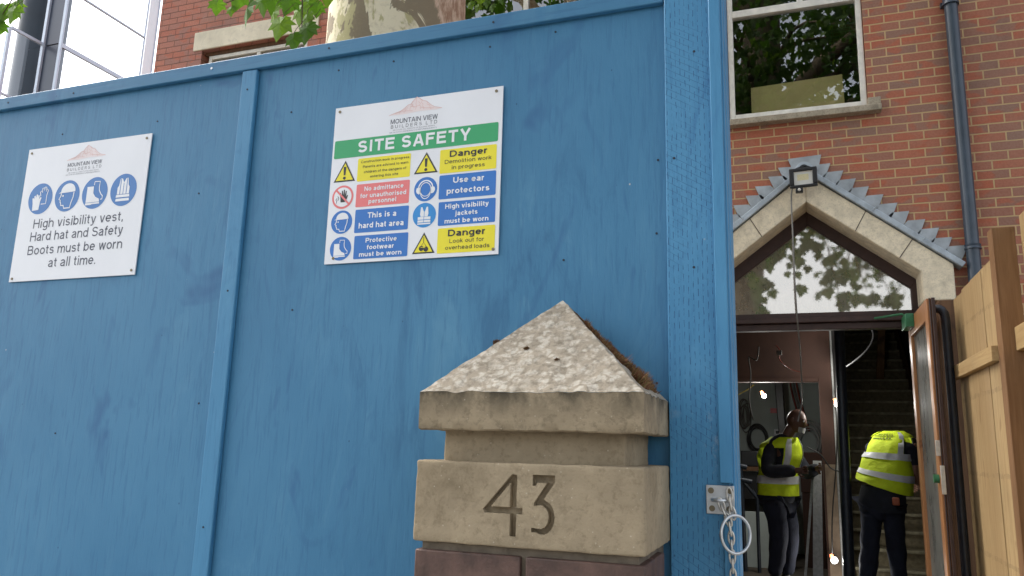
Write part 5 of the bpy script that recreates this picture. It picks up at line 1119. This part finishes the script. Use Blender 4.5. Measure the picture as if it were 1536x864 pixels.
# ------------------------------------------------------------------ people
def skin_mesh(name, joints, edges, root, mat, par, sub=2):
    ids = {k: i for i, k in enumerate(joints)}
    me = bpy.data.meshes.new(name); me.from_pydata([j[0] for j in joints.values()], [(ids[a], ids[b]) for a, b in edges], [])
    o = bpy.data.objects.new(name, me); COL.objects.link(o)
    sk = o.modifiers.new('skin', 'SKIN'); sk.use_smooth_shade = True; sk.branch_smoothing = 0.6
    lay = me.skin_vertices[0] if me.skin_vertices else None
    if lay is None:
        import bmesh as _b
        bm_ = _b.new(); bm_.from_mesh(me); bm_.verts.layers.skin.verify(); bm_.to_mesh(me); bm_.free(); lay = me.skin_vertices[0]
    for k, j in joints.items():
        r0 = j[1]; lay.data[ids[k]].radius = (r0, r0) if not hasattr(r0, '__len__') else r0; lay.data[ids[k]].use_root = (k == root)
    o.modifiers.new('sub', 'SUBSURF').levels = sub; o.modifiers['sub'].render_levels = sub
    dg_ = bpy.context.evaluated_depsgraph_get(); m2 = bpy.data.meshes.new_from_object(o.evaluated_get(dg_)); m2.name = name
    bpy.data.objects.remove(o); m2.materials.clear(); m2.materials.append(mat)
    m2.polygons.foreach_set('use_smooth', [True]*len(m2.polygons))
    o = bpy.data.objects.new(name, m2); COL.objects.link(o); parent_to(o, par); return o
def hand_joints(w, fwd, side, tag_, J, Ed, wr, curl=0.5):
    w = Vector(w); fwd = Vector(fwd).normalized(); side = (Vector(side)-fwd*Vector(side).dot(fwd)).normalized(); dn = fwd.cross(side)
    J[tag_+'palm'] = (w+fwd*0.05, 0.026); Ed.append((wr, tag_+'palm'))
    for i, (o_, L) in enumerate(((-0.030, 0.062), (-0.011, 0.072), (0.009, 0.068), (0.028, 0.054))):
        a = w+fwd*0.088+side*o_; b_ = a+(fwd*(1-curl*0.5)+dn*curl*0.6).normalized()*L*0.5; c = b_+(fwd*(1-curl)+dn*curl*1.1).normalized()*L*0.5
        for n_, p_, r0 in (('a', a, 0.0105), ('b', b_, 0.009), ('c', c, 0.007)): J[f'{tag_}f{i}{n_}'] = (p_, r0)
        Ed += [(tag_+'palm', f'{tag_}f{i}a'), (f'{tag_}f{i}a', f'{tag_}f{i}b'), (f'{tag_}f{i}b', f'{tag_}f{i}c')]
    a = w+fwd*0.03-side*0.036; b_ = a+(fwd*0.7-side*0.7).normalized()*0.034; c = b_+(fwd*0.9+dn*0.3).normalized()*0.03
    J[tag_+'ta'] = (a, 0.013); J[tag_+'tb'] = (b_, 0.0105); J[tag_+'tc'] = (c, 0.008)
    Ed += [(tag_+'palm', tag_+'ta'), (tag_+'ta', tag_+'tb'), (tag_+'tb', tag_+'tc')]
def head_mesh(c, fwd, up, s=1.0):
    c = Vector(c); fwd = Vector(fwd).normalized(); up = Vector(up); up = (up-fwd*up.dot(fwd)).normalized(); rt = fwd.cross(up); mb = MB()
    sph = MB(); sph.ball((0, 0, 0), 1, 24, 18)
    def shape(v):
        x, y, z = v                                 # x right, y forward, z up
        wx, fy_, hz = 0.076, 0.098, 0.118
        if z < 0: wx *= 1+z*0.28; fy_ *= (1+z*0.10) if y > 0 else (1+z*0.42)
        px, py, pz = x*wx, y*fy_, z*hz
        if y > 0.3:
            g = math.exp(-((x/0.16)**2)); py += g*0.026*math.exp(-(((z+0.18)/0.17)**2)); py -= 0.007*math.exp(-(((abs(x)-0.36)/0.16)**2))*math.exp(-(((z-0.06)/0.12)**2))
            py += 0.010*g*math.exp(-(((z+0.52)/0.07)**2))+0.012*math.exp(-((x/0.3)**2))*math.exp(-(((z+0.85)/0.14)**2)); py += 0.006*math.exp(-(((z-0.2)/0.07)**2))
        return Vector((px, py, pz))*s
    mb.add([c+rt*p.x+fwd*p.y+up*p.z for p in map(shape, sph.v)], sph.f)
    for sg in (-1, 1):
        e = MB(); e.ball((0, 0, 0), 1, 10, 7); mb.add([c+rt*(sg*0.078+p[0]*0.010)*s+fwd*(-0.012+p[1]*0.021)*s+up*(-0.008+p[2]*0.033)*s for p in e.v], e.f)
    return mb, c, fwd, up, rt
def join_into(o, mb):                               # head joins the body: one continuous figure mesh
    me = o.data; bm_ = bmesh.new(); bm_.from_mesh(me); vs = [bm_.verts.new(v) for v in mb.v]
    for f in mb.f:
        fc = bm_.faces.new([vs[i] for i in f]); fc.smooth = True
    bm_.to_mesh(me); bm_.free()
class Torso:                                        # rings (centre, half width, half depth, lateral, depth direction)
    def __init__(s, rings): s.r = [(Vector(c), a, b, Vector(l).normalized(), Vector(f).normalized()) for c, a, b, l, f in rings]
    def at(s, t_, ang, o_=0.0):
        n_ = len(s.r)-1; q = min(max(t_, 0), 1)*n_; i = min(int(q), n_-1); k = q-i; A, B = s.r[i], s.r[i+1]
        c = A[0].lerp(B[0], k); a = A[1]+(B[1]-A[1])*k+o_; b = A[2]+(B[2]-A[2])*k+o_; l = A[3].lerp(B[3], k); f = A[4].lerp(B[4], k)
        ca, sa = math.cos(ang), math.sin(ang); e = 0.82
        return c+l*a*math.copysign(abs(ca)**e, ca)+f*b*math.copysign(abs(sa)**e, sa)
    def patch(s, mb, t0, t1, a0, a1, o_=0.0, nt=14, na=36):
        vs = [s.at(t0+(t1-t0)*i/nt, R(a0+(a1-a0)*k/na), o_) for i in range(nt+1) for k in range(na+1)]
        mb.add(vs, [(i*(na+1)+k, i*(na+1)+k+1, (i+1)*(na+1)+k+1, (i+1)*(na+1)+k) for i in range(nt) for k in range(na)]); return mb
def wrinkle(o, amp=0.006, fr=14):
    for v in o.data.vertices: v.co += v.normal*(noise.noise(v.co*fr)*amp+noise.noise(v.co*fr*2.3)*amp*0.5)

# --- worker standing in the opening, facing right
A_ = thing('person', 'worker in yellow vest standing side-on in the doorway, arms forward', 'person', (-0.17, 8.6, 0.2), 'workers in yellow vests')
F = Vector((0.87, -0.5, 0)); Rt = Vector((-0.5, -0.87, 0))
def wp(c, f=0, r=0): v = Vector(c)+F*f+Rt*r; return tuple(v)
pel, chs = Vector((-0.19, 8.6, 1.05)), Vector((-0.175, 8.6, 1.47))
J = {'pelvis': (pel, 0.13), 'waist': (Vector((-0.195, 8.6, 1.2)), 0.12), 'chest': (chs, 0.135), 'neckb': (Vector((-0.13, 8.58, 1.62)), 0.07), 'neck': (Vector((-0.075, 8.55, 1.70)), 0.055), 'skull': (Vector((-0.03, 8.54, 1.80)), 0.06)}
E_ = [('pelvis', 'waist'), ('waist', 'chest'), ('chest', 'neckb'), ('neckb', 'neck'), ('neck', 'skull')]
for sgn, t_ in ((1, 'r'), (-1, 'l')):
    J['sh'+t_] = (Vector(wp(chs, 0.0, 0.185*sgn))+Vector((0.02, 0, 0.08)), 0.062)
    el = Vector((-0.30, 8.33, 1.31)) if sgn > 0 else Vector((0.06, 8.70, 1.30)); wr = Vector((-0.03, 8.24, 1.34)) if sgn > 0 else Vector((0.17, 8.46, 1.36))
    J['el'+t_] = (el, 0.045); J['wr'+t_] = (wr, 0.031)
    E_ += [('chest', 'sh'+t_), ('sh'+t_, 'el'+t_), ('el'+t_, 'wr'+t_)]; hand_joints(wr, wr-el, (0, 0, 1), 'h'+t_, J, E_, 'wr'+t_, 0.6)
    hip = Vector(wp(pel, 0.0, 0.095*sgn))+Vector((0, 0, -0.06)); kn = Vector(wp((-0.18, 8.6, 0.66), 0.03, 0.10*sgn)); an = Vector(wp((-0.19, 8.6, 0.28), -0.03, 0.11*sgn)); to = Vector(wp((-0.19, 8.6, 0.235), 0.13, 0.13*sgn))
    J['hip'+t_] = (hip, 0.088); J['kn'+t_] = (kn, 0.062); J['an'+t_] = (an, 0.042); J['to'+t_] = (to, 0.032)
    E_ += [('pelvis', 'hip'+t_), ('hip'+t_, 'kn'+t_), ('kn'+t_, 'an'+t_), ('an'+t_, 'to'+t_)]
body = skin_mesh('body', J, E_, 'pelvis', M['skin_dark'], A_)
hd, hc, hf, hu, hr = head_mesh((0.0, 8.53, 1.825), (0.92, -0.36, -0.22), (0.25, 0, 1)); join_into(body, hd)
for sg in (-1, 1):
    b = MB(); b.ball(tuple(hc+hr*0.030*sg+hf*0.083+hu*0.010), 0.011, 10, 7); build('eye', b, M['eye'], A_, smooth=60)
b = MB()
ms_ = [hc+hr*(0.062*math.sin(R(a)))+hf*(0.052+0.052*math.cos(R(a)))+hu*z_ for z_ in (-0.055, -0.07, -0.088, -0.105) for a in range(-80, 81, 16)]
b.add(ms_, [(i*11+k, i*11+k+1, (i+1)*11+k+1, (i+1)*11+k) for i in range(3) for k in range(10)]); build('face_mask', b, M['mask'], A_, smooth=60)
def sleeves(J, par, mat, r0=0.075):
    E2 = [('chest2', 'shr'), ('chest2', 'shl'), ('shr', 'elr'), ('elr', 'cuffr'), ('shl', 'ell'), ('ell', 'cuffl'), ('chest2', 'waist2'), ('waist2', 'hem2')]
    return E2
up3 = Vector((0, 0, 1))
J2 = {'hem2': (Vector((-0.19, 8.6, 0.96)), 0.185), 'waist2': (Vector((-0.195, 8.6, 1.15)), 0.155), 'chest2': (chs+Vector((0, 0, 0.03)), 0.16), 'collar': (Vector((-0.068, 8.556, 1.715)), 0.098)}
E2 = [('hem2', 'waist2'), ('waist2', 'chest2'), ('chest2', 'collar')]
for t_ in 'rl':
    w = J['wr'+t_][0]; e = J['el'+t_][0]; J2['sh'+t_] = (J['sh'+t_][0], 0.088); J2['el'+t_] = (e, 0.082); J2['cf'+t_] = (w+(w-e)*0.06, 0.056)
    E2 += [('chest2', 'sh'+t_), ('sh'+t_, 'el'+t_), ('el'+t_, 'cf'+t_)]
jk = skin_mesh('jacket', J2, E2, 'hem2', M['navy'], A_); wrinkle(jk, 0.007, 11)
J3 = {'pelvis': (pel+Vector((0, 0, 0.02)), 0.14)}; E3 = []
for t_ in 'rl':
    J3['hip'+t_] = (J['hip'+t_][0], 0.115); J3['kn'+t_] = (J['kn'+t_][0], 0.098); J3['an'+t_] = (J['an'+t_][0]+Vector((0, 0, 0.02)), 0.070); E3 += [('pelvis', 'hip'+t_), ('hip'+t_, 'kn'+t_), ('kn'+t_, 'an'+t_)]
    b = MB(); a = J['an'+t_][0]; to = J['to'+t_][0]; dd = (to-a).normalized()
    skin_mesh('boot', {'a': (a+Vector((0, 0, 0.06)), 0.055), 'b': (a+Vector((0, 0, -0.02)), 0.058), 'c': (to+Vector((0, 0, 0.01)), 0.045), 'd': (to+dd*0.06, 0.038)}, [('a', 'b'), ('b', 'c'), ('c', 'd')], 'a', M['boot'], A_)
tr_ = skin_mesh('trousers', J3, E3, 'pelvis', M['navy_jean'], A_); wrinkle(tr_, 0.012, 9)
T = Torso([((-0.200, 8.6, 1.085), 0.215, 0.180, Rt, F), ((-0.200, 8.6, 1.20), 0.208, 0.176, Rt, F), ((-0.190, 8.6, 1.34), 0.207, 0.172, Rt, F), ((-0.175, 8.6, 1.47), 0.222, 0.205, Rt, F), ((-0.155, 8.59, 1.585), 0.200, 0.180, Rt, F), ((-0.120, 8.58, 1.66), 0.120, 0.115, Rt, F)])
vm = T.patch(MB(), 0, 0.42, 0, 360, 0.0, 12, 64)
T.patch(vm, 0.42, 1.0, 42, 138, 0.0, 14, 30); T.patch(vm, 0.42, 1.0, 218, 322, 0.0, 14, 30); T.patch(vm, 0.74, 1.0, -42, 42, 0.012, 7, 20); T.patch(vm, 0.74, 1.0, 138, 222, 0.012, 7, 20)
vs_ = build('vest', vm, M['hivis'], A_, smooth=80); wrinkle(vs_, 0.007, 8)
bn = T.patch(MB(), 0.20, 0.31, 0, 360, 0.007, 4, 64); T.patch(bn, 0.31, 0.95, 46, 66, 0.008, 16, 4); T.patch(bn, 0.31, 0.95, 114, 134, 0.008, 16, 4); T.patch(bn, 0.31, 0.95, 228, 246, 0.008, 16, 4)
rb_ = build('reflective_band', bn, M['reflective'], vs_, smooth=80); wrinkle(rb_, 0.007, 8)

# --- worker bending, seen from behind
B_ = thing('person', 'worker in yellow vest bending away behind the open door', 'person', (0.74, 8.4, 0.2), 'workers in yellow vests')
F = Vector((0.45, 0.89, 0)); Rt = Vector((0.89, -0.45, 0))
pel, wst, chs, nk = Vector((0.735, 8.42, 1.08)), Vector((0.765, 8.45, 1.22)), Vector((0.83, 8.55, 1.50)), Vector((0.91, 8.70, 1.70))
J = {'pelvis': (pel, 0.13), 'waist': (wst, 0.12), 'chest': (chs, 0.13), 'neckb': (nk, 0.07), 'neck': (Vector((0.97, 8.83, 1.67)), 0.055), 'skull': (Vector((1.02, 8.93, 1.62)), 0.06)}
E_ = [('pelvis', 'waist'), ('waist', 'chest'), ('chest', 'neckb'), ('neckb', 'neck'), ('neck', 'skull')]
for sgn, t_ in ((1, 'r'), (-1, 'l')):
    sh = chs+Rt*0.19*sgn+Vector((0.02, 0.03, 0.09)); J['sh'+t_] = (sh, 0.06)
    el = Vector((1.035, 8.47, 1.32)) if sgn > 0 else Vector((0.78, 8.95, 1.40)); wr = Vector((1.14, 8.68, 1.18)) if sgn > 0 else Vector((1.0, 9.0, 1.25))
    J['el'+t_] = (el, 0.044); J['wr'+t_] = (wr, 0.03); E_ += [('chest', 'sh'+t_), ('sh'+t_, 'el'+t_), ('el'+t_, 'wr'+t_)]; hand_joints(wr, wr-el, (0, 0, 1), 'h'+t_, J, E_, 'wr'+t_, 0.6)
    hip = pel+Rt*0.095*sgn+Vector((0, 0, -0.06)); kn = Vector((0.72, 8.45, 0.66))+Rt*0.10*sgn+F*0.05*sgn; an = Vector((0.70, 8.36, 0.28))+Rt*0.12*sgn+F*0.09*sgn; to = an+F*0.15+Vector((0, 0, -0.045))
    J['hip'+t_] = (hip, 0.088); J['kn'+t_] = (kn, 0.062); J['an'+t_] = (an, 0.042); J['to'+t_] = (to, 0.032)
    E_ += [('pelvis', 'hip'+t_), ('hip'+t_, 'kn'+t_), ('kn'+t_, 'an'+t_), ('an'+t_, 'to'+t_)]
body = skin_mesh('body', J, E_, 'pelvis', M['skin_tan'], B_)
hd, hc, hf, hu, hr = head_mesh((1.06, 8.98, 1.60), (0.42, 0.42, -0.80), (0.35, 0.6, 0.6)); join_into(body, hd)
b = MB(); sp_ = MB(); sp_.ball((0, 0, 0), 1, 20, 12)
b.add([hc+hr*p[0]*0.081+hf*(p[1]*0.103-0.008)+hu*(max(p[2], -0.25)*0.122+0.006) for p in sp_.v], sp_.f); build('hair', b, M['hair'], B_, smooth=60)
for sg in (-1, 1):
    b = MB(); b.ball(tuple(hc+hr*0.030*sg+hf*0.083+hu*0.010), 0.011, 10, 7); build('eye', b, M['eye'], B_, smooth=60)
J2 = {'hem2': (pel+Vector((0, 0, 0.0)), 0.15), 'waist2': (wst, 0.145), 'chest2': (chs, 0.15), 'collar': (nk, 0.085)}; E2 = [('hem2', 'waist2'), ('waist2', 'chest2'), ('chest2', 'collar')]
for t_ in 'rl':
    J2['sh'+t_] = (J['sh'+t_][0], 0.082); J2['el'+t_] = (J['sh'+t_][0].lerp(J['el'+t_][0], 0.75), 0.066); E2 += [('chest2', 'sh'+t_), ('sh'+t_, 'el'+t_)]
jk = skin_mesh('shirt', J2, E2, 'hem2', M['navy'], B_); wrinkle(jk, 0.012, 11)
J3 = {'pelvis': (pel+Vector((0, 0, 0.06)), 0.165)}; E3 = []
for t_ in 'rl':
    J3['hip'+t_] = (J['hip'+t_][0], 0.110); J3['kn'+t_] = (J['kn'+t_][0], 0.086); J3['an'+t_] = (J['an'+t_][0]+Vector((0, 0, 0.02)), 0.074); E3 += [('pelvis', 'hip'+t_), ('hip'+t_, 'kn'+t_), ('kn'+t_, 'an'+t_)]
    a = J['an'+t_][0]; to = J['to'+t_][0]; dd = (to-a).normalized()
    skin_mesh('boot', {'a': (a+Vector((0, 0, 0.06)), 0.055), 'b': (a+Vector((0, 0, -0.02)), 0.058), 'c': (to+Vector((0, 0, 0.01)), 0.045), 'd': (to+F*0.05, 0.038)}, [('a', 'b'), ('b', 'c'), ('c', 'd')], 'a', M['boot'], B_)
tr_ = skin_mesh('trousers', J3, E3, 'pelvis', M['navy_jean'], B_); wrinkle(tr_, 0.012, 9)
st_ = MB(); Torso([(pel+Vector((0, 0, -0.10)), 0.205, 0.155, Rt, F), (pel+Vector((0, 0, 0.03)), 0.205, 0.155, Rt, F), (wst, 0.20, 0.155, Rt, F)]).patch(st_, 0, 1, 0, 360, 0, 8, 40); wrinkle(build('shirt_tail', st_, M['navy'], B_, smooth=80), 0.006)
hl = Vector((0.90, -0.25, -0.30)); sp1 = (nk-wst).normalized()
def fw_(l): l = Vector(l).normalized(); return l.cross(sp1)*-1
T = Torso([((0.765, 8.42, 1.215), 0.245, 0.19, hl, F), ((0.785, 8.46, 1.32), 0.235, 0.185, (0.9, -0.33, -0.18), F), ((0.815, 8.52, 1.46), 0.22, 0.175, (0.9, -0.4, -0.08), F), ((0.85, 8.58, 1.60), 0.20, 0.16, Rt, F), ((0.875, 8.63, 1.69), 0.17, 0.125, Rt, F), ((0.90, 8.68, 1.745), 0.09, 0.08, Rt, F)])
vm = T.patch(MB(), 0, 0.48, 0, 360, 0, 12, 64); T.patch(vm, 0.48, 1.0, 38, 142, 0, 14, 30); T.patch(vm, 0.48, 1.0, 215, 325, 0, 14, 30); T.patch(vm, 0.78, 1.0, -38, 38, 0.012, 7, 20); T.patch(vm, 0.78, 1.0, 142, 215, 0.012, 7, 20)
vs_ = build('vest', vm, M['hivis'], B_, smooth=80); wrinkle(vs_, 0.012, 7.5)
bn = T.patch(MB(), 0.17, 0.25, 0, 360, 0.008, 4, 64); T.patch(bn, 0.42, 0.50, 180, 360, 0.008, 4, 40); T.patch(bn, 0.50, 0.95, 305, 322, 0.009, 16, 4); T.patch(bn, 0.50, 0.95, 38, 56, 0.009, 16, 4)
wrinkle(build('reflective_band', bn, M['reflective'], vs_, smooth=80), 0.012, 7.5)
dk = MB()
for t0, a0, a1 in ((0.86, 235, 285), (0.80, 230, 288), (0.735, 232, 280)):
    a = a0
    while a < a1: T.patch(dk, t0, t0+0.035, a, a+4.5, 0.009, 1, 1); a += 6.5
build('back_print', dk, M['print_olive'], vs_)
b = MB(); b.box((0.80, 8.16, 1.06), (0.86, 8.20, 1.13)); build('tool_pouch', b, M['holder'], B_, bevel=0.01)
